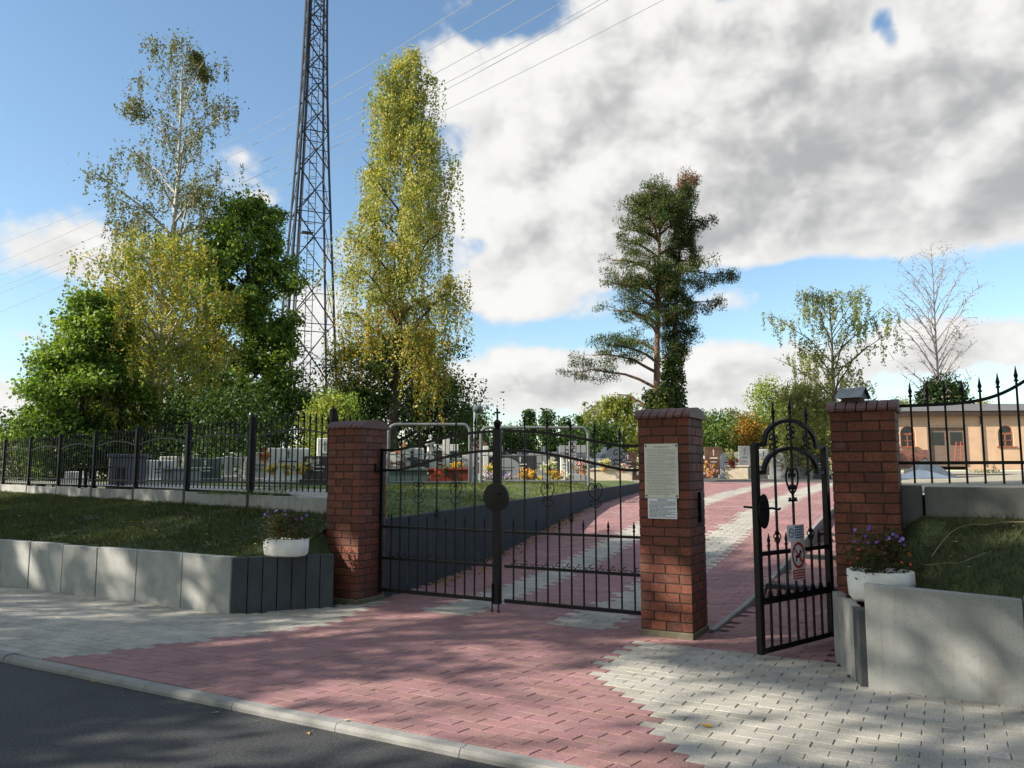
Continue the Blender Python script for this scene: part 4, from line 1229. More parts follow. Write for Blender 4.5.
# --- pine and spruce
def pine(loc):
    rg = np.random.default_rng(41); t = thing('pine_tree', 'tall scots pine with flat needle plates and one long low limb', 'tree', loc)
    H = 13.3; wood = MB()
    ax = [(0, 0), (.0, .02), (-.05, .3), (.12, .6), (.25, .8), (.35, 1)]
    A = lambda f: np.array([lerp([(0, 0), (.25, -.05), (.45, .02), (.7, .15), (1, .35)], f), 0, f * H])
    wood.tube([A(i / 12) for i in range(13)], [.21 * (1 - .85 * i / 12) for i in range(13)], 8)
    cen, spr = [], []
    spec = [(.33, 3.1, 3.7, .15), (.385, 3.2, 2.9, .3), (.24, 2.95, 1.8, .5), (.42, 3.5, 2.6, .25), (.46, 2.4, 2.0, .3), (.52, 4.0, 2.2, .25), (.56, 2.9, 2.0, .3),
            (.63, 3.5, 2.2, .3), (.66, 2.3, 1.9, .35), (.70, 4.4, 2.0, .4), (.73, 3.0, 2.1, .4), (.79, 3.4, 2.0, .4), (.80, .6, 1.6, .4), (.84, 4.3, 1.7, .4), (.86, 2.4, 1.6, .45), (.90, 3.3, 1.6, .45), (.91, .2, 1.3, .5), (.94, 5.0, 1.1, .5), (.95, 2.7, 1.1, .5), (.97, 3.6, .9, .6), (.99, 1.0, .6, .6)]
    spec += [(rg.uniform(.48, .98), rg.uniform(3.3, 6.0), rg.uniform(.8, 1.7), rg.uniform(.3, .6)) for _ in range(16)]
    spec = [(f, az, L * (1 if f < .6 else 1.12 - .75 * (f - .6)), rs) for f, az, L, rs in spec]
    for f, az, L, rs in spec:
        p0 = A(f - .02); p1 = A(f) + np.array([math.cos(az) * L, math.sin(az) * L, L * rs * .6])
        bare = L > 3.2 or f == .24
        if bare: p1[2] += .15
        pts = bend(p0, p1, .1 * L, rg); wood.tube(pts, [.075 * (1 - .7 * k / 5) for k in range(6)], 6, cap=False)
        if f == .24: continue
        nsub = int(7 + 4 * L)
        for j in range(nsub):
            s = rg.uniform(.35 if not bare else .5, 1.03); k = min(4, int(s * 5)); q = s * 5 - k
            a = pts[k] * (1 - q) + pts[min(5, k + 1)] * q
            e = a + rg.normal(0, 1, 3) * np.array([.40, .40, .24]) + np.array([0, 0, .14])
            wood.tube([a, (a + e) / 2, e], [.02, .014, .006], 4, cap=False)
            cen.append(e); spr.append(rg.uniform(.16, .27))
    co, col = leaf_cloud(cen, np.array(spr), np.full(len(cen), 120), .12, [(.06, .10, .03), (.09, .125, .035), (.035, .065, .022), (.11, .12, .035)], rg, .26, -.6, None, .5)
    wood.build('trunk', M['bark_pine'], t, smooth=True, recalc=False); leaf_object('crown', co, col, M['needle'], t)
    zs = rg.uniform(.3, 4.0, 260); an = rg.uniform(0, 6.28, 260)
    c = np.stack([.46 * np.cos(an), .46 * np.sin(an), zs], 1)
    co, col = leaf_cloud(c, .16, np.full(260, 24), .12, [(.12, .17, .03), (.09, .13, .03), (.05, .08, .02)], rg, .9); leaf_object('ivy', co, col, M['leaf'], t)


pine(site(659, 36))


def spruce(loc):
    rg = np.random.default_rng(43); t = thing('spruce_tree', 'dark ragged spruce with a rusty brown top and ivy-wrapped trunk next to the pine', 'tree', loc)
    H = 14.8; wood = MB(); A = lambda f: np.array([lerp([(0, 0), (.3, .1), (.6, .35), (1, .95)], f), 0, f * H])
    wood.tube([A(i / 12) for i in range(13)], [.2 * (1 - .9 * i / 12) for i in range(13)], 8)
    cen, spr, pal = [], [], []
    for i in range(46):
        f = .40 + .59 * (i + .3) / 46; az = i * 2.4 + rg.uniform(-.4, .4)
        side = math.cos(az)
        L = lerp([(.38, .9), (.46, 1.5), (.55, 1.3), (.66, 2.0), (.74, 1.2), (.85, .8), (1, .15)], f) * rg.uniform(.35, 1.3) * (1 + .45 * side)
        p0 = A(f); p1 = p0 + np.array([math.cos(az) * L, math.sin(az) * L, -.18 * L + .1])
        pts = bend(p0, p1, -.05 * L, rg); wood.tube(pts, [.045 * (1 - .7 * k / 5) for k in range(6)], 5, cap=False)
        for j in range(int(4 + 4 * L)):
            s = rg.uniform(.25, 1.0); k = min(4, int(s * 5)); q = s * 5 - k
            a = pts[k] * (1 - q) + pts[k + 1] * q
            cen.append(a + rg.normal(0, .16, 3) - np.array([0, 0, .16])); spr.append(rg.uniform(.11, .2)); pal.append(4 if (f > .93 and rg.random() < .8) else rg.integers(0, 4))
    co, col = leaf_cloud(cen, np.array(spr), np.full(len(cen), 130), .13, PIN + [(.20, .10, .045)], rg, .25, .7, np.array(pal), 1.1)
    wood.build('trunk', M['bark'], t, smooth=True, recalc=False); leaf_object('crown', co, col, M['needle'], t)
    zs = rg.uniform(.2, 5.6, 340) ; an = rg.uniform(0, 6.28, 340)
    c = np.stack([(.55 - .04 * zs) * np.cos(an) + .05, (.55 - .04 * zs) * np.sin(an), zs], 1)
    co, col = leaf_cloud(c, .17, np.full(340, 24), .12, [(.10, .15, .03), (.06, .10, .025), (.04, .07, .02)], rg, .9); leaf_object('ivy', co, col, M['leaf'], t)


spruce(site(673, 36.8))

# --- right hand trees
tree('birch_tree', 'loose half-bare birch behind the right pillar with thin drooping tufts', 'tree', site(838, 40), 9.6,
     [(0, .8), (.3, 2.2), (.5, 2.9), (.75, 2.7), (.9, 1.9), (1, .7)], 30, 13000, .11, OLV + YGR, M['bark'], 51, rise=(.6, 1.0), trunk_r=.16, weep=1.1, clump=.35, base=.25, subs=4, hole=.3)
tree('willow_bush', 'pale yellow-green bush below the half-bare birch beside the small gate', 'tree', site(806, 36), 4.3,
     [(0, 1.2), (.3, 1.7), (.6, 1.5), (.85, .9), (1, .3)], 36, 17000, .10, [(.19, .21, .07), (.24, .25, .08), (.14, .17, .05)], M['bark'], 52, rise=(.3, .9), trunk_r=.08, weep=.6, clump=.35, base=.08, subs=6)
bt = tree('birch_tree', 'leafless pale birch with upright twigs above the apricot building', 'tree', site(943, 56), 16.4,
     [(0, .5), (.3, 2.4), (.55, 3.6), (.8, 2.8), (.93, 1.6), (1, .8)], 50, 1500, .11, [(.30, .24, .16), (.24, .18, .12)], M['bark_grey'], 53, rise=(.8, 1.15), trunk_r=.15, clump=.5, base=.25, subs=14, hole=.6)
rg53 = np.random.default_rng(54)
c = rg53.normal(0, 1, (90, 3)); c /= np.linalg.norm(c, axis=1)[:, None]; c *= rg53.uniform(.5, 1, (90, 1)); c = c * np.array([1.55, 1.4, 1.7]) + np.array([.3, 0, 5.3])
co, col = leaf_cloud(c, .28, np.full(90, 75), .2, [(.025, .05, .015), (.035, .065, .02), (.05, .085, .022)], rg53, .9)
leaf_object('ivy', co, col, M['leaf'], bt)
# --- farther trees above the graves
tree('yellow_tree', 'yellow-green rounded tree behind the graves just left of the notice pillar', 'tree', site(617, 52), 5.0,
     [(0, 1.6), (.35, 2.0), (.7, 1.6), (1, .4)], 40, 17000, .15, [(.32, .36, .07), (.25, .30, .07), (.38, .39, .08)], M['bark'], 61, rise=(.3, .9), trunk_r=.1, weep=.6, clump=.42, base=.1, subs=6)
tree('pale_tree', 'thin pale airy tree left of the yellow-green rounded tree', 'tree', site(594, 56), 4.9,
     [(0, 1.0), (.4, 1.5), (.8, 1.1), (1, .3)], 26, 3000, .18, OLV, M['bark_birch'], 62, rise=(.5, 1), trunk_r=.07, weep=.5, clump=.35, base=.15, subs=5, hole=.2)
spec = [(712, 50, 3.6, 1.7, DGR + GRN, 'dark green rounded bush right of the notice pillar', 71), (735, 58, 4.4, 1.4, OLV, 'thin greyish tree behind the cone-shaped bouquet', 72), (750, 52, 3.6, 1.3, [(.40, .20, .03), (.30, .19, .03), (.16, .17, .04)], 'small orange-tinted tree behind the tall grey stone', 73),
        (772, 55, 6.2, 1.9, YGR + LIM, 'tall yellow-green tree seen left of the small gate arch', 74), (820, 48, 4.2, 2.2, YGR + GRN, 'dense green-gold bush seen through the small gate arch', 75), (790, 62, 4.6, 2.0, DGR + GRN, 'dark green tree at the back seen through the small gate', 76),
        (548, 46, 3.6, .9, DGR, 'dark narrow conifer in the middle of the double gate view', 77), (566, 50, 3.4, .8, DGR, 'second dark conifer seen over the right gate leaf', 78), (582, 52, 3.7, .7, DGR + GRN, 'slim dark conifer beside the pale airy tree', 79),
        (530, 50, 4.0, .7, DGR, 'slender dark conifer just right of the gate cross', 80), (600, 44, 2.6, 1.5, DGR, 'low black-green yew beside the beige tomb', 81), (575, 47, 2.4, 1.6, GRN + DGR, 'clipped green yew behind the beige tomb', 82),
        (510, 48, 2.6, 1.8, DGR, 'broad dark yew behind the gate meeting post', 83), (20, 28, 2.0, 1.6, DGR, 'dark hedge bush behind the far left end of the fence', 84), (52, 26, 1.9, 1.4, DGR + GRN, 'dark green bush under the bright green maple', 85), (90, 27, 2.0, 1.7, DGR, 'shadowy bush under the left tree clump', 86), (185, 27, 2.6, 1.6, DGR, 'dark bush beneath the yellowing birch', 87), (230, 26, 2.8, 1.9, DGR, 'dark bush beneath the big maple', 88),
        (985, 75, 6.4, 2.0, [(.28, .24, .06), (.2, .2, .06)], 'yellowish tree behind the apricot building roof', 89), (905, 70, 6.2, 1.8, OLV, 'pale tree behind the left end of the apricot building', 90), (690, 70, 4.6, 2.4, OLV + YGR, 'distant hazy-green tree behind the brown gravestone', 91),
        (655, 66, 4.6, 2.2, YGR + OLV, 'distant yellow-green tree behind the notice pillar', 92), (470, 46, 3.6, 1.6, DGR + GRN, 'dark green bush behind the lamp post', 93), (300, 38, 4.2, 2.2, DGR + GRN, 'dark green undergrowth tree at the foot of the mast', 94), (345, 40, 4.4, 2.0, GRN, 'green tree at the foot of the mast right of the left pillar', 95)]
for px, d, H, r, pal, lab, sd in spec:
    con = 'conifer' in lab
    env = [(0, r), (.5, r * .6), (.9, r * .25), (1, .1)] if con else [(0, r * .8), (.35, r), (.7, r * .8), (1, r * .25)]
    tree('conifer' if con else ('bush' if 'bush' in lab or 'yew' in lab else 'tree'), lab, 'tree' if 'bush' not in lab else 'bush', site(px, d), H, env, 26, int(3600 + 1300 * r * H * .5), .12 if d < 40 else .16, pal, M['bark'], sd, rise=(.2, .8), trunk_r=.07, clump=.28 * max(.7, r), base=.05, subs=5, twigs=False, needles=con)

def gap_for(p, ra, rb, part=1.0):
    h, v_ = crown_view(p); return (float(h), float(v_), ra, rb, part)


# leaves culled from the unseen crowns so sun patches land on the gate
GAPS = [gap_for((.0, 6.6, 0), .36, .95), gap_for((1.6, 8.35, .34), .40, .46), gap_for((-2.05, 10.35, .42), .24, .42), gap_for((-6.9, 11.8, .35), .20, .35), gap_for((-5.2, 10.8, .3), .22, .30), gap_for((-3.9, 10.0, .35), .16, .30),
        (-7.6, .6, 2.7, 1.15, .72), (-12.2, -.9, 2.2, 1.3, .62), (-5.1, 1.2, 1.3, .72, .86), (-9.4, -.3, 1.6, .8, .6), gap_for((4.6, 6.9, 1.1), .30, .5, .6), gap_for((-1.0, 9.6, 0), .22, .3), gap_for((1.6, 8.3, 0), .2, .3)]
# --- roadside trees whose crowns shade the gate; last three added only to block sky light
for k, (x, y, H, r, cb, nl, sd) in enumerate([(-17, 4.2, 19.0, 4.0, .30, 42000, 101), (-23, 7.4, 15.4, 4.2, .30, 32000, 102), (-12.5, -1.2, 18.0, 4.2, .25, 42000, 103), (-30, 11.6, 18.0, 4.2, .35, 18000, 104), (-5.5, -7.5, 22, 5.2, .14, 26000, 105), (3.0, -10.5, 22, 5.4, .12, 26000, 106), (12, -14, 22, 5.4, .12, 24000, 107)]):
    tree('roadside_tree', ['big lime tree across the street facing the double gate', 'big lime tree across the street facing the grass bank', 'big lime tree across the street nearest the viewer', 'big lime tree across the street farthest along', 'unseen lime tree added behind the viewer to block sky light', 'dense unseen lime tree added right behind the viewer to block sky light', 'dense unseen lime tree added opposite the small gate to block sky light'][k], 'tree', (x, y, -.16), H, [(0, r * .7), (.5, r * .95), (.7, r), (.85, r * .75), (1, .4)], 46, nl, .19 if k < 4 else .34, GRN + YGR, M['bark'], sd, rise=(.1, .8), trunk_r=.28, clump=.7, base=cb, subs=6, group='roadside trees across the street', aspect=.8, hole=.12, gaps=GAPS)

# mistletoe balls in the tall birch
for (px, py, r, lab) in ((202, 74, .42, 'round green mistletoe ball high on the right of the tall bare birch top'), (137, 112, .55, 'larger mistletoe clump lower on the left of the tall birch'), (198, 60, .3, 'small upper mistletoe tuft in the tall birch')):
    rgm = np.random.default_rng(int(px)); c = rgm.normal(0, .45, (26, 3)) * r
    co, col = leaf_cloud(c, r * .35, np.full(26, 40), .13, [(.16, .17, .05), (.11, .13, .04), (.22, .20, .07)], rgm, .5)
    q = along(px, py, 34)
    tag(leaf_object('mistletoe', co, col, M['leaf']), lab, 'mistletoe', 'mistletoe in the tall birch', loc=q)

# ================================================================= LATTICE MAST
MAST_D = 46.0
mb = along(303, HOR, MAST_D)
mast = thing('lattice_mast', 'tall dark steel lattice mast with ladder rising out of the picture behind the trees', 'mast', (mb.x, mb.y, 1.3), R(24))
HM = 40.0


def half(z): return lerp([(0, 1.75), (14.5, 1.06), (17.5, .9), (23.3, .68), (28, .57), (40, .42)], z)


levels = [0]
while levels[-1] < HM - 1.2: levels.append(levels[-1] + max(1.2, half(levels[-1]) * 2.7))
levels[-1] = HM
for sx, sy in ((-1, -1), (1, -1), (1, 1), (-1, 1)):
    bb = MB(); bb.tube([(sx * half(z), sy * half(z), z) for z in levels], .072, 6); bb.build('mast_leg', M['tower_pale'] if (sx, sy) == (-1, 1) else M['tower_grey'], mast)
faces = [((-1, -1), (1, -1)), ((1, -1), (1, 1)), ((1, 1), (-1, 1)), ((-1, 1), (-1, -1))]
for k, (a, c) in enumerate(faces):
    bb = MB()
    for i, (z0, z1) in enumerate(zip(levels, levels[1:])):
        h0, h1 = half(z0), half(z1)
        A0, A1 = Vector((a[0] * h0, a[1] * h0, z0)), Vector((a[0] * h1, a[1] * h1, z1))
        B0, B1 = Vector((c[0] * h0, c[1] * h0, z0)), Vector((c[0] * h1, c[1] * h1, z1))
        if k % 2 == 0:
            bb.tube([A1, B0], .048, 4); bb.tube([A0, (A1 + B0) / 2], .035, 4)
        else:
            bb.tube([A0, B1], .026, 4); bb.tube([B0, (A0 + B1) / 2], .020, 4)
        if i % 2 == 0: bb.tube([A0, B0], .032, 4)
        bb.tube([(A1 + B0) / 2, (B0 + B1) / 2], .024, 4)
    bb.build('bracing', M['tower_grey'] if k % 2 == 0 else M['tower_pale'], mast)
bb = MB()
for s in (-.2, .2): bb.tube([(.1 + s, .25, .5), (.1 + s, .1, HM)], .028, 4)
z = .5
while z < HM: bb.tube([(-.1, .25 - .15 * z / HM, z), (.3, .25 - .15 * z / HM, z)], .016, 4); z += .42
for zz in np.arange(3, HM, .95):
    yy = .25 - .15 * zz / HM
    bb.tube([(.1 + .36 * math.cos(a), yy + .05 + .5 * max(0, math.sin(a)), zz) for a in np.linspace(0, math.pi, 7)], .018, 4)
bb.build('ladder', M['tower_pale'], mast)
for (x, y, r, mm) in ((-.92, -.75, .07, 'cable'), (-.75, -.9, .06, 'cable'), (-.62, -.6, .045, 'tower_pale')):
    bb = MB(); bb.tube([(x * half(z) / .98, y * half(z) / .98, z) for z in levels], r, 6); bb.build('feeder_cable', M[mm], mast)
bb = MB(); h = half(15); bb.box(-h * .45, h * .2, -.1, h * .4, 14.57, 14.62); bb.build('platform', M['tower_grey'], mast)

# overhead lines
for k, (p, lab) in enumerate([(((473, 0), (259, 127), (10, 240)), 'uppermost thin overhead wire crossing behind the mast'), (((515, 0), (282, 130), (0, 262)), 'second overhead wire from the top, passing above the weeping birch tip'), (((566, 0), (286, 150), (0, 275)), 'third overhead wire, passing just over the weeping birch top'),
                              (((600, 0), (289, 161), (0, 287)), 'upper wire of the close pair crossing the blue gap in the cloud'), (((608, 0), (286, 170), (0, 293)), 'lower wire of the close pair crossing the blue gap in the cloud'), (((663, 0), (286, 186), (0, 312)), 'lowest overhead wire, seen against the big white cloud')]):
    (x0, y0), (x1, y1), (x2, y2) = p
    cf = np.polyfit([x0, x1, x2], [y0, y1, y2], 2); pts = []
    for x in np.linspace(x0 + 260, x2 - 160, 34):
        f = (x - x2) / (x0 - x2); pts.append(along(x, np.polyval(cf, x), 96 - 44 * f))
    bb = MB(); bb.tube(pts, .024, 5); tag(bb.build('power_line', M['wire']), lab, 'power line', 'overhead power lines')

# ================================================================= APRICOT BUILDING
bd0 = along(890, HOR, 50); bx, by = bd0.x - 3.0, 50.5
zb = 2.28
bld = thing('service_building', 'low apricot building with arched windows and a grey roof behind the right fence', 'building', (bx, by, zb), R(-6))
Wd, Hh, Dp = 19.0, 2.95, 7.0
def arched(x, z, w, h, n=10):
    return [(x - w / 2, z), (x + w / 2, z)] + [(x + w / 2 * math.cos(a), z + h - w / 2 + w / 2 * math.sin(a)) for a in np.linspace(0, math.pi, n)]


wins = [(4.3, .95, .92, 1.30), (10.15, .95, .92, 1.30), (15.9, .95, .92, 1.30)]
DX0, DX1, DZ = 5.55, 7.75, 2.15
# front wall in vertical strips round the openings
bb = MB(); xs = sorted([0, Wd, DX0, DX1] + [q for w in wins for q in (w[0] - w[2] / 2, w[0] + w[2] / 2)])
for a, c in zip(xs, xs[1:]):
    mid = (a + c) / 2; w = next((w for w in wins if abs(w[0] - mid) < .1), None)
    if w:
        bb.box(a, c, 0, .3, -.5, w[1])
        n = 12; top = [(w[0] + w[2] / 2 * math.cos(q), w[1] + w[3] - w[2] / 2 + w[2] / 2 * math.sin(q)) for q in np.linspace(math.pi, 0, n)]
        for (xa, za), (xb, zb2) in zip(top, top[1:]): bb.add([(xa, y, za) for y in (0, .3)] + [(xb, y, zb2) for y in (0, .3)] + [(xa, y, Hh) for y in (0, .3)] + [(xb, y, Hh) for y in (0, .3)], [(0, 2, 6, 4), (1, 5, 7, 3), (0, 1, 3, 2)])
    elif DX0 < mid < DX1: bb.box(a, c, 0, .3, DZ, Hh)
    else: bb.box(a, c, 0, .3, -.5, Hh)
bb.box(0, .3, .3, Dp, -.5, Hh); bb.box(Wd - .3, Wd, .3, Dp, -.5, Hh); bb.box(.3, Wd - .3, Dp - .3, Dp, -.5, Hh)
bb.build('wall', M['plaster'], bld)
bb = MB(); bb.box(-.02, 5.4, -.04, -.003, -.4, .75); bb.build('plinth_band', M['plinthred'], bld)
for (x, z, w, h) in wins:
    pane = MB(); pane.prism(arched(x, z, w, h), .16, .17, 'y'); fr = MB()
    pa = arched(x, z, w - .06, h - .03); fr.tube([(q[0], .13, q[1]) for q in pa + pa[:1]], .045, 4)
    fr.box(x - .03, x + .03, .10, .155, z, z + h - w / 2 + .02); fr.box(x - w / 2, x + w / 2, .10, .156, z + h - w / 2 - .1, z + h - w / 2 + .02); fr.box(x - w / 2, x + w / 2, .10, .154, z + .36, z + .40)
    f = fr.build('window', M['redframe'], bld); pane.build('pane', M['glass'], f)
    sl = MB(); sl.box(x - w / 2 - .12, x + w / 2 + .12, -.08, .1, z - .07, z - .003); sl.build('sill', M['redframe'], f)
dr = MB(); dr.box(DX0, DX1, .10, .16, -.3, DZ); dr.box(DX0 + 1.06, DX0 + 1.14, .07, .0995, 0, DZ)
d = dr.build('door', M['door'], bld)
for x in (DX0 + .22, DX0 + 1.32):
    q = MB(); q.box(x, x + .72, .085, .097, 1.05, 1.85); q.build('pane', M['glass'], d)
q = MB(); q.box(DX0 - .1, DX0 - .003, -.03, .1, -.3, DZ + .1); q.box(DX1 + .003, DX1 + .1, -.03, .1, -.3, DZ + .1); q.box(DX0 - .003, DX1 + .003, -.03, .1, DZ + .003, DZ + .1); q.build('door_frame', M['door'], d)
q = MB(); q.tube([(8.7, -.06, -.2), (8.7, -.06, Hh)], .05, 8); q.build('downpipe', M['roofing'], bld)
q = MB(); q.box(-.3, Wd + .3, -.38, -.30, Hh - .12, Hh + .20); q.box(-.3, Wd + .3, -.30, Dp + .3, Hh + .003, Hh + .06); q.build('fascia', M['darkwood'], bld)
q = MB(); q.add([(-.35, -.42, Hh + .21), (Wd + .35, -.42, Hh + .21), (Wd + .35, Dp + .4, Hh + .21), (-.35, Dp + .4, Hh + .21), (6.5, Dp / 2, Hh + .95), (13, Dp / 2, Hh + .95)], [(0, 1, 5, 4), (1, 2, 5), (2, 3, 4, 5), (3, 0, 4), (0, 3, 2, 1)]); q.build('roof', M['roofing'], bld)

# ladder against the door, sand pile and sheeting in the yard
q = along(964, 462, 48.6)
ld = thing('step_ladder', 'red step ladder leaning in front of the brown building door', 'ladder', (q.x, q.y, 2.25), R(10))
for x in (-.2, .2):
    bb = MB(); bb.tube([(x - .45, 0, 0), (x * .8, .35, 1.25)], .022, 6); bb.build('rail', M['redpaint'], ld)
for k in range(5):
    f = (k + .6) / 5; bb = MB(); bb.tube([(-.18 - .45 * (1 - f), .35 * f, 1.25 * f), (.18 - .45 * (1 - f), .35 * f, 1.25 * f)], .018, 6); bb.build('rung', M['redpaint'], ld)


def mound(name, label, cat, loc, rx, ry, h, m, seed):
    rg = np.random.default_rng(seed); bb = MB(); nr, na = 7, 22; vs = []
    for i in range(nr + 1):
        for j in range(na):
            t = i / nr; a = 2 * math.pi * j / na; k = 1 + .14 * math.sin(3 * a + seed) + rg.normal(0, .04)
            vs.append((rx * t * k * math.cos(a), ry * t * k * math.sin(a), h * (1 - t) ** 1.1 * (1 + rg.normal(0, .05)) - .05))
    bb.add(vs, [(i * na + j, (i + 1) * na + j, (i + 1) * na + (j + 1) % na, i * na + (j + 1) % na) for i in range(nr) for j in range(na)])
    return tag(bb.build(name, m, smooth=True, recalc=False), label, cat, loc=loc)


def yard(px, d):
    q = site(px, d, .03); return q


mound('sand_pile', 'cone-shaped grey sand pile in front of the apricot building', 'pile', yard(925, 40), 1.5, 1.2, 1.0, M['pile'], 2)
mound('sheet_cover', 'long low heap covered with a whitish sheet at the foot of the sand pile', 'cover', yard(920, 36.5), 1.75, .8, .45, M['sheet'], 3)
mound('rubble_heap', 'small dark rubble heap on the sandy yard behind the right fence', 'heap', yard(1003, 30), .5, .4, .28, M['darkwall'], 4)
mound('plastic_bag', 'crumpled white plastic sheet on the ground just behind the right fence', 'plastic sheet', Vector((P(6.95, 1.3).x, P(6.95, 1.3).y, 1.5)), .2, .15, .10, M['sheet'], 6)

# ================================================================= POTS WITH FLOWERS
def planted_pot(label, loc, rx, ry, h, seed, violets, oranges, rz=0):
    t = thing('planted_pot', label, 'flower pot', loc, rz, 'white flower pots by the gate'); rg = np.random.default_rng(seed)
    bb = MB(); n = 40; vs = []
    prof = [(.86, 0), (.97, .12), (1.0, .55), (1.0, 1.0), (.88, 1.0), (.86, .8)]
    for r, z in prof:
        for j in range(n):
            a = 2 * math.pi * j / n; sc = 1 + .025 * math.cos(10 * a) + rg.normal(0, .004)
            # squarish plan with scalloped rim
            e = (abs(math.cos(a)) ** 4 + abs(math.sin(a)) ** 4) ** -.25
            e = .55 + .45 * e
            zz = z * h + (rg.normal(0, .004) if z == 1 else 0)
            vs.append((rx * r * e * math.cos(a) * sc, ry * r * e * math.sin(a) * sc, zz))
    k = len(prof)
    bb.add(vs, [(i * n + j, i * n + (j + 1) % n, (i + 1) * n + (j + 1) % n, (i + 1) * n + j) for i in range(k - 1) for j in range(n)] + [tuple(range(n - 1, -1, -1)), tuple((k - 1) * n + j for j in range(n))])
    bb.build('pot', M['pot'], t, smooth=True)
    c = np.stack([rg.uniform(-rx * .9, rx * .9, 60), rg.uniform(-ry * .9, ry * .9, 60), h + rg.uniform(-.03, .30, 60) ** 1.0], 1)
    co, col = leaf_cloud(c, .045, np.full(60, 34), .035, [(.035, .06, .02), (.05, .08, .025), (.07, .07, .03), (.09, .05, .03)], rg, .5); leaf_object('foliage', co, col, M['leaf'], t)
    for nm, cnt, pal, zr in (('violet_petunia', violets, [(.22, .14, .55), (.30, .20, .62), (.16, .09, .42)], (.22, .37)), ('orange_blossom', oranges, [(.65, .13, .03), (.55, .08, .03)], (.04, .2))):
        for i in range(cnt):
            x, y = rg.uniform(-rx, rx), rg.uniform(-ry, ry * .4); z = h + rg.uniform(*zr); bb = MB(); r = rg.uniform(.014, .024) if nm[0] == 'v' else rg.uniform(.008, .015)
            q = pal[rg.integers(0, len(pal))]; m_ = 5; bb.color(q)
            tx, ty = rg.normal(-.3, .4), rg.normal(-.7, .3)
            nrm = Vector((tx, ty, .6)).normalized(); e1 = nrm.orthogonal().normalized(); e2 = nrm.cross(e1); o_ = Vector((x, y, z))
            ringp = [o_ + (e1 * math.cos(a) + e2 * math.sin(a)) * r * (1 if j % 2 == 0 else .72) + nrm * .006 for j, a in enumerate(np.linspace(0, 2 * math.pi, 11)[:-1])]
            bb.add([o_] + ringp, [(0, 1 + j, 1 + (j + 1) % 10) for j in range(10)])
            bb.add([o_ - nrm * .03] + ringp, [(0, 1 + (j + 1) % 10, 1 + j) for j in range(10)])
            bb.build(nm, M['petal'], t, recalc=False)
    return t


planted_pot('white scalloped flower pot with violet petunias on the corner of the left grass bank', P(-.56, -.70, .655), .275, .19, .205, 3, 13, 5, R(-8))
planted_pot('white flower pot with violet and orange flowers on the corner of the right wall', P(6.15, -.46, .60), .26, .22, .25, 8, 15, 10, ROT)

# ================================================================= CEMETERY: LAMP, TUBE FRAMES, GRAVES
q = site(475, 19.2, 0)
lp = thing('street_lamp', 'grey lamp post with a round lamp head behind the double gate', 'lamp', (q.x, q.y, q.z - .05))
hz = along(476, 410, 19.2).z - q.z + .05
bb = MB(); bb.tube([(0, 0, -.1), (0, 0, hz * .45)], .075, 10); bb.tube([(0, 0, hz * .45), (0, 0, hz)], .045, 8); bb.build('post', M['galv'], lp)
bb = MB(); bb.ball((.06, 0, hz + .02), .13, 12, 8, (1, 1, .8)); bb.build('lamp_head', M['green_granite'], lp)


def tube_frame(label, x0, x1, ytop, dist, seed):
    a = along(x0, ytop, dist); c = along(x1, ytop + 1, dist - .0); a.z = c.z = (a.z + c.z) / 2
    zg = site((x0 + x1) / 2, dist, .0).z; t = thing('tube_fence', label, 'tube fence', (a.x, a.y, zg), math.atan2(c.y - a.y, c.x - a.x), 'grey tube fence panels')
    L = (c - a).length; h = a.z - zg; r = .18
    pts = [(0, 0, -.05), (0, 0, h - r)] + [(r - r * math.cos(q), 0, h - r + r * math.sin(q)) for q in np.linspace(.3, math.pi / 2, 5)] + [(L - r + r * math.sin(q), 0, h - r + r * math.cos(q)) for q in np.linspace(0, 1.3, 5)] + [(L, 0, h - r), (L, 0, -.05)]
    bb = MB(); bb.tube(pts, .040, 8); bb.build('frame', M['dullgalv'], t)
    bb = MB(); bb.tube([(0, 0, .06), (L, 0, .06)], .03, 6); bb.tube([(0, 0, h * .5), (L, 0, h * .5)], .012, 5)
    bb.build('rail', M['dullgalv'], t)
    n = int(L / .19)
    for k in range(1, n): bb = MB(); bb.tube([(L * k / n, 0, .06), (L * k / n, 0, h)], .010, 5, cap=False); bb.build('bar', M['iron_back'], t)


tube_frame('rounded grey tube fence panel seen through the left gate leaf', 389, 470, 424, 19.0, 1)
tube_frame('long grey tube fence panel seen through the right gate leaf', 481, 588, 427, 20.5, 2)


def face(loc): return math.atan2(-loc.x, loc.y) * .6        # turn a stone roughly towards the gate


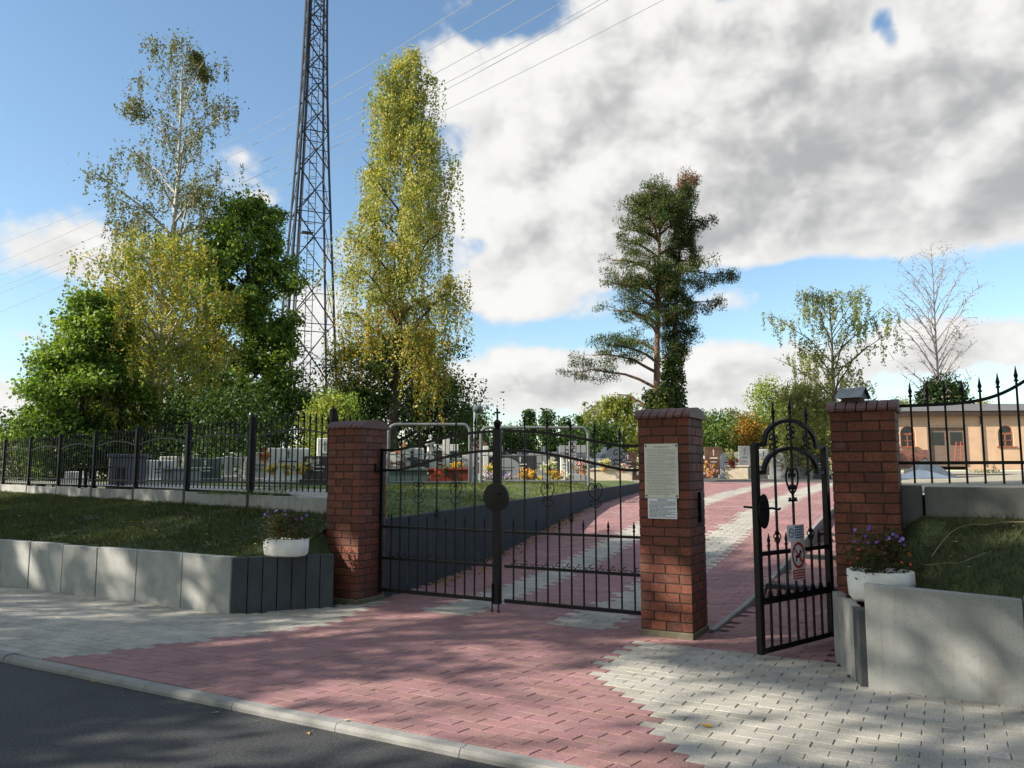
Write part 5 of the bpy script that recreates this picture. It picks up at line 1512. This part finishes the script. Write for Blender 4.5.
def grave(px, dist, ytop, w, style, m, label, cat='gravestone', slab=None, rz=None, m2=None, group=None):
    """one grave: bed slab, kerb and its upright (stone, cross or statue)"""
    loc = site(px, dist, .02); h = along(px, ytop, dist).z - loc.z; h = max(.35, h)
    t = thing('gravestone', label, cat, loc, face(loc) if rz is None else rz, group)
    rg = random.Random(int(px * 7 + dist)); mm = M[m]
    if slab:
        bb = MB(); sl, sw, sh = slab; bb.box(-sw / 2, sw / 2, -sl, .1, -.1, sh, .02); bb.build('bed_slab', M[m2 or m], t)
        bb = MB(); bb.box(-sw / 2 - .09, sw / 2 + .09, -sl - .09, .2, -.15, sh * .45, .015); bb.build('kerb', M['grey_granite'], t)
    if style == 'stone':
        bb = MB(); bb.box(-w / 2, w / 2, 0, .14, .12, h, .02); bb.build('headstone', mm, t)
        bb = MB(); bb.box(-w / 2 - .08, w / 2 + .08, -.06, .2, -.1, .16, .015); bb.build('base', mm, t)
        bb = MB(); bb.box(-w * .16, w * .16, -.006, .004, h * .5, h * .53); bb.box(-w * .22, w * .22, -.006, .004, h * .62, h * .66); bb.box(-w * .012 - .008, w * .012 + .008, -.006, .004, h * .72, h * .93); bb.box(-.05, .05, -.0062, .004, h * .85, h * .87)
        bb.build('inscription', M['ink'] if m in ('white_stone', 'beige_stone', 'grey_granite') else M['notice'], t)
    elif style == 'arch':
        bb = MB(); bb.prism([(-w / 2, .1), (w / 2, .1)] + [(w / 2 * math.cos(a), h - w / 2.4 + w / 2.4 * math.sin(a)) for a in np.linspace(0, math.pi, 12)], 0, .14, 'y'); bb.build('headstone', mm, t, bevel=.015)
        bb = MB(); bb.box(-w / 2 - .08, w / 2 + .08, -.06, .2, -.1, .16, .015); bb.build('base', mm, t)
        bb = MB(); bb.box(-w * .2, w * .2, -.006, .004, h * .45, h * .49); bb.box(-w * .25, w * .25, -.006, .004, h * .58, h * .62); bb.build('inscription', M['ink'] if m in ('white_stone', 'beige_stone', 'grey_granite') else M['notice'], t)
    elif style == 'cross':
        bb = MB(); cw = w * .28; bb.box(-cw / 2, cw / 2, 0, cw * .8, .12, h, .012); bb.build('cross_shaft', mm, t)
        for xa, xb in ((-w / 2, -cw / 2 - .001), (cw / 2 + .001, w / 2)): bb = MB(); bb.box(xa, xb, .004, cw * .8 - .004, h * .70, h * .70 + cw, .01); bb.build('cross_arm', mm, t)
        bb = MB(); bb.box(-w * .45, w * .45, -.1, .3, -.1, .22, .02); bb.build('base', mm, t)
    elif style == 'plaque_cross':
        bb = MB(); bb.box(-w / 2, w / 2, 0, .14, .1, h, .02); bb.build('headstone', mm, t)
        bb = MB(); bb.box(-.05, .05, -.012, .004, h * .15, h * .92); bb.box(-.17, .17, -.0122, .004, h * .62, h * .72); bb.build('cross', M['dark_granite'], t)
    elif style == 'statue':
        bb = MB(); bb.box(-.2, .2, -.16, .2, -.1, h * .45, .015); bb.build('pedestal', mm, t)
        s = h * .58; z0 = h * .45; bb = MB()
        bb.lathe([(.16 * s, 0), (.17 * s, .05 * s), (.125 * s, .35 * s), (.115 * s, .55 * s), (.15 * s, .72 * s), (.14 * s, .78 * s), (.05 * s, .82 * s), (.045 * s, .85 * s), (.065 * s, .9 * s), (.062 * s, .97 * s), (.02 * s, 1.0 * s)], 14, (0, 0, z0), .75)
        for sd in (-1, 1): bb.tube([(sd * .13 * s, 0, z0 + .74 * s), (sd * .16 * s, -.06 * s, z0 + .6 * s), (sd * .04 * s, -.16 * s, z0 + .66 * s), (sd * .01 * s, -.18 * s, z0 + .74 * s)], [.045 * s, .042 * s, .03 * s, .02 * s], 7)
        bb.build('figure', mm, t, smooth=True)
    elif style == 'low':
        bb = MB(); bb.box(-w / 2, w / 2, 0, .5, -.1, h, .025); bb.build('tomb_block', mm, t)
        bb = MB(); bb.box(-w / 2 - .04, w / 2 + .04, -.04, .54, h - .002, h + .07, .015); bb.build('tomb_lid', mm, t)
    return t


def bouquet(px, py, dist, r, pal, label, seed, pot='terracotta', group=None, flat=.8, n=30):
    r *= .68
    """potted or laid flowers on a grave"""
    loc = along(px, py, dist); g = site(px, dist, 0).z
    t = thing('flower_bouquet', label, 'flowers', (loc.x, loc.y, max(g, loc.z - r * .9) - .02), 0, group); rg = np.random.default_rng(seed)
    bb = MB(); bb.lathe([(r * .35, 0), (r * .5, r * .5), (r * .54, r * .5), (r * .5, r * .42)], 10); bb.build('pot', M[pot], t)
    c = rg.normal(0, .5, (n, 3)) * np.array([r, r, r * flat]) + np.array([0, 0, r * 1.05])
    co, col = leaf_cloud(c, r * .12, np.full(n, 24), r * .16, pal, rg, .9); leaf_object('blossoms', co, col, M['petal'], t)
    c = rg.normal(0, .45, (n // 2, 3)) * np.array([r, r, r * .6]) + np.array([0, 0, r * .85])
    co, col = leaf_cloud(c, r * .16, np.full(n // 2, 22), r * .2, DGR + GRN, rg, .5); leaf_object('foliage', co, col, M['leaf'], t)
    return t


FW = [(.75, .72, .66), (.62, .60, .55)]; FY = [(.70, .50, .06), (.66, .56, .12)]; FR = [(.60, .03, .02), (.50, .05, .06)]; FO = [(.65, .26, .04), (.68, .40, .06)]; FP = [(.70, .32, .38), (.62, .45, .48)]; FG = [(.55, .60, .25), (.70, .68, .35)]; FV = [(.25, .15, .50), (.40, .30, .65)]

# seen through the left gate leaf
grave(402, 21.5, 474, 1.35, 'low', 'green_granite', 'low dark greenish polished tomb right behind the left gate post')
grave(403, 27, 442, .6, 'cross', 'terracotta', 'orange-tinted sunlit cross over a white base at the left of the gate view')
grave(412, 25, 448, .72, 'plaque_cross', 'white_stone', 'white headstone bearing a tall black cross')
grave(421, 24, 459, .50, 'stone', 'dark_granite', 'small dark headstone between the black-cross stone and the statue')
grave(430, 25, 436, .8, 'statue', 'white_stone', 'white stone robed figure with folded hands on a pedestal')
grave(446, 24.5, 438, .75, 'cross', 'white_stone', 'tall white stone cross left of the lamp post')
grave(461, 25, 458, .55, 'stone', 'grey_granite', 'grey headstone between the tall white cross and the lamp post')
grave(445, 23, 477.5, 1.5, 'low', 'red_granite', 'wide low red tomb with red edging left of the lamp post')
grave(394, 28, 452, .8, 'arch', 'white_stone', 'rounded white headstone nearest the left brick pillar')
grave(437, 30, 452, .8, 'arch', 'brown_granite', 'brown rounded headstone behind the robed figure')
grave(486, 26, 446, .7, 'cross', 'white_stone', 'white cross just right of the lamp post')
grave(479, 27, 440, .55, 'arch', 'brown_granite', 'reddish brown narrow stone behind the lamp post')
grave(473, 29, 455, .8, 'stone', 'white_stone', 'wide pale headstone hidden by the lamp post')
bouquet(456, 466, 23.4, .32, FY + FO, 'orange and yellow flowers beside the tall white cross', 1)
bouquet(445, 470, 23.0, .22, DGR, 'dark green plant in a black pot below the tall white cross', 2, 'cable')
bouquet(491, 469, 24.5, .28, FY, 'golden yellow flowers by the white cross right of the lamp', 3)
bouquet(486, 479, 22.5, .26, FV + FW, 'violet and white flowers low beside the lamp post', 4)
bouquet(425, 475, 22.5, .24, FW, 'white flowers in front of the robed figure', 5)
bouquet(402, 463, 24.5, .26, FW + FP, 'pale pink flowers before the orange-tinted cross', 6)
bouquet(390, 463, 26, .22, FR, 'red flowers nearest the left brick pillar', 7)
bouquet(437, 474, 21.7, .18, FR, 'red flowers at the left end of the red tomb', 8)
# right gate leaf
grave(506, 25, 458, 1.0, 'arch', 'grey_granite', 'grey rounded headstone right of the gate meeting post')
grave(520, 26, 455, 1.1, 'stone', 'dark_granite', 'broad dark grey headstone second from the gate meeting post')
grave(536, 27, 452, .9, 'arch', 'grey_granite', 'tall grey arched stone above the orange flowers')
grave(551, 28, 455, 1.0, 'stone', 'dark_granite', 'dark broad stone behind the white and green bouquet')
grave(564, 24, 455, .22, 'stone', 'white_stone', 'thin white post-like stone left of the beige tomb')
grave(573, 27, 441, .9, 'cross', 'grey_granite', 'grey stone cross above the pale pink bouquet')
grave(580, 31, 452, 1.1, 'arch', 'grey_granite', 'wide grey arched stone behind the grey cross')
grave(605, 27, 472, 1.85, 'low', 'beige_stone', 'long sunlit beige tomb near the notice pillar')
grave(616, 31, 447, .8, 'arch', 'grey_granite', 'grey rounded stone over the right end of the beige tomb')
grave(628, 32, 452, .7, 'stone', 'brown_granite', 'brown stone beside the notice pillar edge')
grave(598, 30, 458, .8, 'cross', 'white_stone', 'small white cross behind the beige tomb')
bouquet(527, 477, 22, .34, FO + FY, 'orange and yellow flowers in front of the dark grey headstone', 11)
bouquet(549, 466, 23, .34, FG + FW, 'white and green bouquet left of the thin white stone', 12)
bouquet(555, 476, 21.5, .30, FY + FO, 'yellow flowers below the white and green bouquet', 13)
bouquet(583, 466, 26, .42, FP + FW, 'pale pink rounded bouquet at the left end of the beige tomb', 14)
bouquet(604, 464, 27, .32, FG + FY, 'yellow-green bouquet on the beige tomb', 15)
bouquet(622, 467, 27, .26, FW + FR, 'white and red flowers at the right end of the beige tomb', 16)
bouquet(567, 478, 24, .22, FW, 'small white flowers at the foot of the beige tomb', 17)
bouquet(508, 478, 22, .24, FW + FV, 'white flowers right of the gate meeting post', 18)
bouquet(540, 479, 21, .16, FY, 'small yellow flowers between the two bigger orange bunches', 19)
# right of the notice pillar, beyond the driveway
grave(714, 39, 447, .85, 'stone', 'brown_granite', 'dark brown headstone just right of the notice pillar')
grave(745, 39, 446, .55, 'stone', 'grey_granite', 'tall narrow grey stone between the bouquet and the small gate')
grave(737, 36, 467, 1.0, 'low', 'beige_stone', 'beige low tomb under the cone-shaped bouquet')
grave(757, 37, 467, 1.5, 'low', 'beige_stone', 'long beige low tomb behind the small gate latch post')
grave(764, 40, 449, .5, 'stone', 'white_stone', 'white stone just inside the small gate latch post')
grave(728, 38, 452, .7, 'arch', 'white_stone', 'white rounded stone behind the cone-shaped bouquet')
grave(778, 36, 452, .7, 'arch', 'grey_granite', 'grey rounded stone seen in the left part of the small gate')
grave(788, 38, 454, .7, 'cross', 'white_stone', 'white cross seen near the small gate middle bar')
grave(799, 36, 452, .8, 'stone', 'grey_granite', 'grey square stone seen right of the small gate middle bar')
grave(811, 37, 453, .7, 'arch', 'white_stone', 'white arched stone seen in the right part of the small gate')
grave(822, 35, 455, .6, 'stone', 'dark_granite', 'dark stone seen beside the small gate hinge post')
grave(790, 37, 468, 1.9, 'low', 'beige_stone', 'wide beige low tomb crossing the small gate view')
grave(817, 38, 468, 1.2, 'low', 'white_stone', 'pale low tomb beside the small gate hinge post')
bouquet(731, 458, 35, .42, FY + FG, 'cone-shaped yellow bouquet with red base right of the notice pillar', 21, 'redpaint', None, 1.5)
bouquet(733, 464, 34.5, .30, FR, 'bright red flowers below the cone-shaped yellow bouquet', 22, 'redpaint')
bouquet(709, 470, 28, .34, FP + FO, 'salmon pink flowers just right of the notice pillar', 23)
bouquet(766, 462, 35.5, .28, FY, 'yellow flowers behind the small gate latch post', 24)
bouquet(806, 463, 35, .26, FY + FW, 'yellow and white flowers right of the heart scroll of the small gate', 25)
bouquet(782, 464, 35, .24, FW, 'white flowers left of the heart scroll of the small gate', 26)
# far rows of small stones
rgf = random.Random(9)
def far_rows(style, m, w, hh, spots, label, group):
    src = None
    for px, d in spots:
        if src is None:
            src = grave(px, d, HOR - hh * 790 / d + 0, w, style, m, label, group=group)
        else:
            c = copy_tree(src); c.location = site(px, d, .02); c.rotation_euler.z = face(c.location) + rgf.uniform(-.15, .15); k = rgf.uniform(.85, 1.15); c.scale = (k, k, k)
sp = lambda n, a, b: [(rgf.uniform(a, b), rgf.uniform(31, 42) if a < 700 else rgf.uniform(42, 52)) for _ in range(n)]
far_rows('arch', 'grey_granite', .7, .9, sp(12, 392, 632) + sp(8, 706, 828), 'small rounded grey headstone in the far rows of graves', 'far grey headstones')
far_rows('stone', 'dark_granite', .75, .7, sp(9, 392, 632) + sp(6, 706, 828), 'small square black headstone in the far rows of graves', 'far black headstones')
far_rows('cross', 'white_stone', .6, 1.0, sp(9, 392, 632) + sp(6, 706, 828), 'small white cross in the far rows of graves', 'far white crosses')
far_rows('stone', 'white_stone', .6, .6, sp(8, 392, 632) + sp(6, 706, 828) + [(rgf.uniform(150, 318), rgf.uniform(24, 30)) for _ in range(8)], 'small square pale headstone in the far rows of graves', 'far pale headstones')
# behind the left fence
grave(288, 19.5, 448, 1.0, 'stone', 'white_stone', 'big white headstone behind the left fence with flowers before it')
grave(318, 19, 456, .7, 'stone', 'dark_granite', 'dark headstone behind the fence next to the left pillar')
grave(324, 22, 438, .42, 'stone', 'white_stone', 'tall narrow white stone next to the left pillar')
grave(127, 18.6, 457, .8, 'low', 'blue_granite', 'bluish dark block tomb behind the fence under the trees')
grave(258, 21, 452, .7, 'arch', 'grey_granite', 'grey arched stone left of the big white headstone')
grave(205, 21, 458, .8, 'stone', 'green_granite', 'dark greenish stone behind the middle of the left fence')
grave(228, 22, 456, .7, 'cross', 'grey_granite', 'grey cross behind the left fence left of the grey arched stone')
grave(160, 20, 460, .6, 'stone', 'white_stone', 'white stone right of the bluish block tomb')
grave(180, 19, 470, .8, 'low', 'grey_granite', 'low grey tomb in the middle behind the left fence')
grave(72, 21, 474, .35, 'stone', 'white_stone', 'small white stone at the far left behind the fence')
grave(82, 22, 475, .3, 'cross', 'white_stone', 'small white cross beside the far left white stone')
bouquet(272, 468, 18, .22, FY, 'yellow flowers at the left foot of the big white headstone', 31)
bouquet(287, 468, 18, .24, FY + FG, 'yellow flowers in the middle before the big white headstone', 32)
bouquet(301, 468, 18, .22, FY, 'yellow flowers at the right foot of the big white headstone', 33)
bouquet(265, 456, 19, .24, FO + FR, 'orange flowers left of the big white headstone', 34)
bouquet(312, 464, 18.2, .18, FW, 'white flowers between the big white and the dark headstone', 35)
bouquet(170, 470, 19, .2, FV, 'violet flowers beside the white stone under the trees', 36)
bn_l = site(102, 17, 0)
bn = thing('bench', 'low dark backless bench behind the left fence beside the bluish block tomb', 'bench', bn_l, R(10))
bb = MB(); [bb.box(-.45, .45, -.2 + k * .14, -.08 + k * .14, .40, .43) for k in range(3)]; bb.build('seat', M['darkwood'], bn)
for x in (-.38, .38):
    for y in (-.15, .22): bb = MB(); bb.box(x - .025, x + .025, y - .02, y + .02, -.02, .40); bb.build('leg', M['iron'], bn)

# ================================================================= SMALL THINGS ON THE GROUND
def dry_leaf(u, v, z, s, col, label, rz, group=None):
    bb = MB(); bb.color(col)
    pts = [(-.5, 0, .02), (-.2, .28, .10), (.15, .33, .16), (.5, .05, .05), (.2, -.3, .12), (-.2, -.26, .04), (0, 0, 0)]
    bb.add([(x * s, y * s, zz * s) for x, y, zz in pts], [(6, 0, 5), (6, 5, 4), (6, 4, 3), (6, 3, 2), (6, 2, 1), (6, 1, 0)])
    bb.tube([(.5 * s, .05 * s, .05 * s), (.8 * s, .1 * s, .06 * s)], .003, 4)
    tag(bb.build('fallen_leaf', M['petal'], recalc=False), label, 'leaf', group, loc=P(u, v, z), rz=rz)


def ground_uv(px, py, z=0):
    d = px_dir(px, py); t = (z - EYE) / d[2]; return UV(d[0] * t, d[1] * t)


u, v = ground_uv(708, 727); dry_leaf(u, v, .004, .085, (.55, .33, .06), 'ochre fallen leaf lying on the grey paving near the kerb', 2.2)
lv = [(346, 721, 'fallen leaf lying on the kerb line'), (94, 682, 'pale fallen leaf on the asphalt near the left'), (217, 713, 'tiny pale leaf on the asphalt in the middle'), (308, 734, 'pale leaf on the asphalt nearest the picture bottom'), (300, 638, 'leaf on the red paving near the palisade'), (180, 640, 'leaf on the grey paving by the slab wall'), (372, 690, 'leaf on the red paving near the kerb'), (62, 675, 'leaf against the left kerb')]
for k, (px, py, lab) in enumerate(lv):
    on = ROAD_Z if 'asphalt' in lab or 'against' in lab else 0
    u, v = ground_uv(px, py, on); dry_leaf(u, v, on + .004, .045, ((.5, .42, .28), (.45, .3, .1))[k % 2], lab, k * 1.7, 'small fallen leaves')
# litter of leaves along the wall foot inside the gate
rgl = np.random.default_rng(77); n = 240
vv = rgl.uniform(1.5, 9, n); uu = np.array([wall_u(q) for q in vv]) + .14 + np.abs(rgl.normal(0, .18, n))
c = np.array([tuple(P(a, q, z_drive(q) + .012)) for a, q in zip(uu, vv)])
co, col = leaf_cloud(c, .004, np.full(n, 1), .055, [(.35, .22, .06), (.25, .15, .05), (.42, .32, .1)], rgl, .7, 0, None, .2)
o = leaf_object('leaf_litter', co, col, M['leaf']); tag(o, 'brown fallen leaves gathered along the foot of the driveway wall', 'leaves', kind='stuff')
def litter(name, pts, size, cols, label, cat, seed):
    rg = np.random.default_rng(seed); c = np.array([tuple(q) for q in pts])
    co, col = leaf_cloud(c, .003, np.full(len(c), 1), size, cols, rg, .7, 0, None, .2)
    nrm = co.reshape(-1, 4, 3); m_ = nrm.mean(1, keepdims=True); nrm[:, :, 2] = m_[:, :, 2] + (nrm[:, :, 2] - m_[:, :, 2]) * .3
    tag(leaf_object(name, nrm.reshape(-1, 3), col, M['leaf']), label, cat, kind='stuff')


BR = [(.30, .20, .07), (.20, .13, .05), (.40, .30, .12), (.26, .22, .12)]
rgl = np.random.default_rng(5)
A_ = [p for r in rows_l[1:-1] for p in r]
litter('bank_leaves', [A_[i] + Vector((rgl.normal(0, .12), rgl.normal(0, .12), .055)) for i in rgl.integers(0, len(A_), 420)], .05, BR, 'scattered brown leaves lying in the grass of the long bank', 'leaves', 21)
A_ = [p for r in rows_r[1:-1] for p in r]
litter('bank_debris', [A_[i] + Vector((rgl.normal(0, .06), rgl.normal(0, .06), .03)) for i in rgl.integers(0, len(A_), 420)], .032, BR + [(.34, .30, .24)], 'dry bits and leaves strewn on the earth bank', 'leaves', 22)
kp_ = [P(u, KERB_V + .02 + abs(rgl.normal(0, .05)), flat_z(u, KERB_V) + .006) for u in rgl.uniform(-6, 6, 150)] + [P(u, KERB_V - .14 - abs(rgl.normal(0, .08)), ROAD_Z + .006) for u in rgl.uniform(-6, 6, 220)]
kp_ += [P(u, -1.255 - abs(rgl.normal(0, .04)), .008) for u in rgl.uniform(-9, -.95, 240)] + [P(u, -1.08 - abs(rgl.normal(0, .04)), .008) for u in rgl.uniform(6.1, 8.2, 120)]
kp_ += [P(u, v, .008) for u, v in zip(rgl.uniform(-6, 8, 160), rgl.uniform(-3.5, 0, 160)) if off_wall(u, v - .05)]
litter('ground_crumbs', kp_, .016, BR + [(.12, .10, .07), (.07, .09, .03)], 'crumbs of dry leaf and grit along the kerb and wall foot', 'crumbs', 23)
# dry sticks and roots on the earth bank
for k, (pts, r, lab) in enumerate([([(6.55, -.45, .99), (6.66, -.2, 1.13), (6.75, -.05, 1.2), (6.86, .03, 1.235), (6.97, -.03, 1.24), (7.1, .03, 1.262), (7.3, 0, 1.27)], .0048, 'long pale root running across the earth bank'), ([(6.5, -.62, .93), (6.68, -.57, .955), (6.75, -.6, .96), (6.95, -.45, 1.04)], .004, 'thin dry twig low on the earth bank')]):
    bb = MB(); bb.tube(smooth_path([P(*q) for q in pts], 4), r, 6); tag(bb.build('dry_stick', M['twig']), lab, 'stick', 'dry sticks on the earth bank')
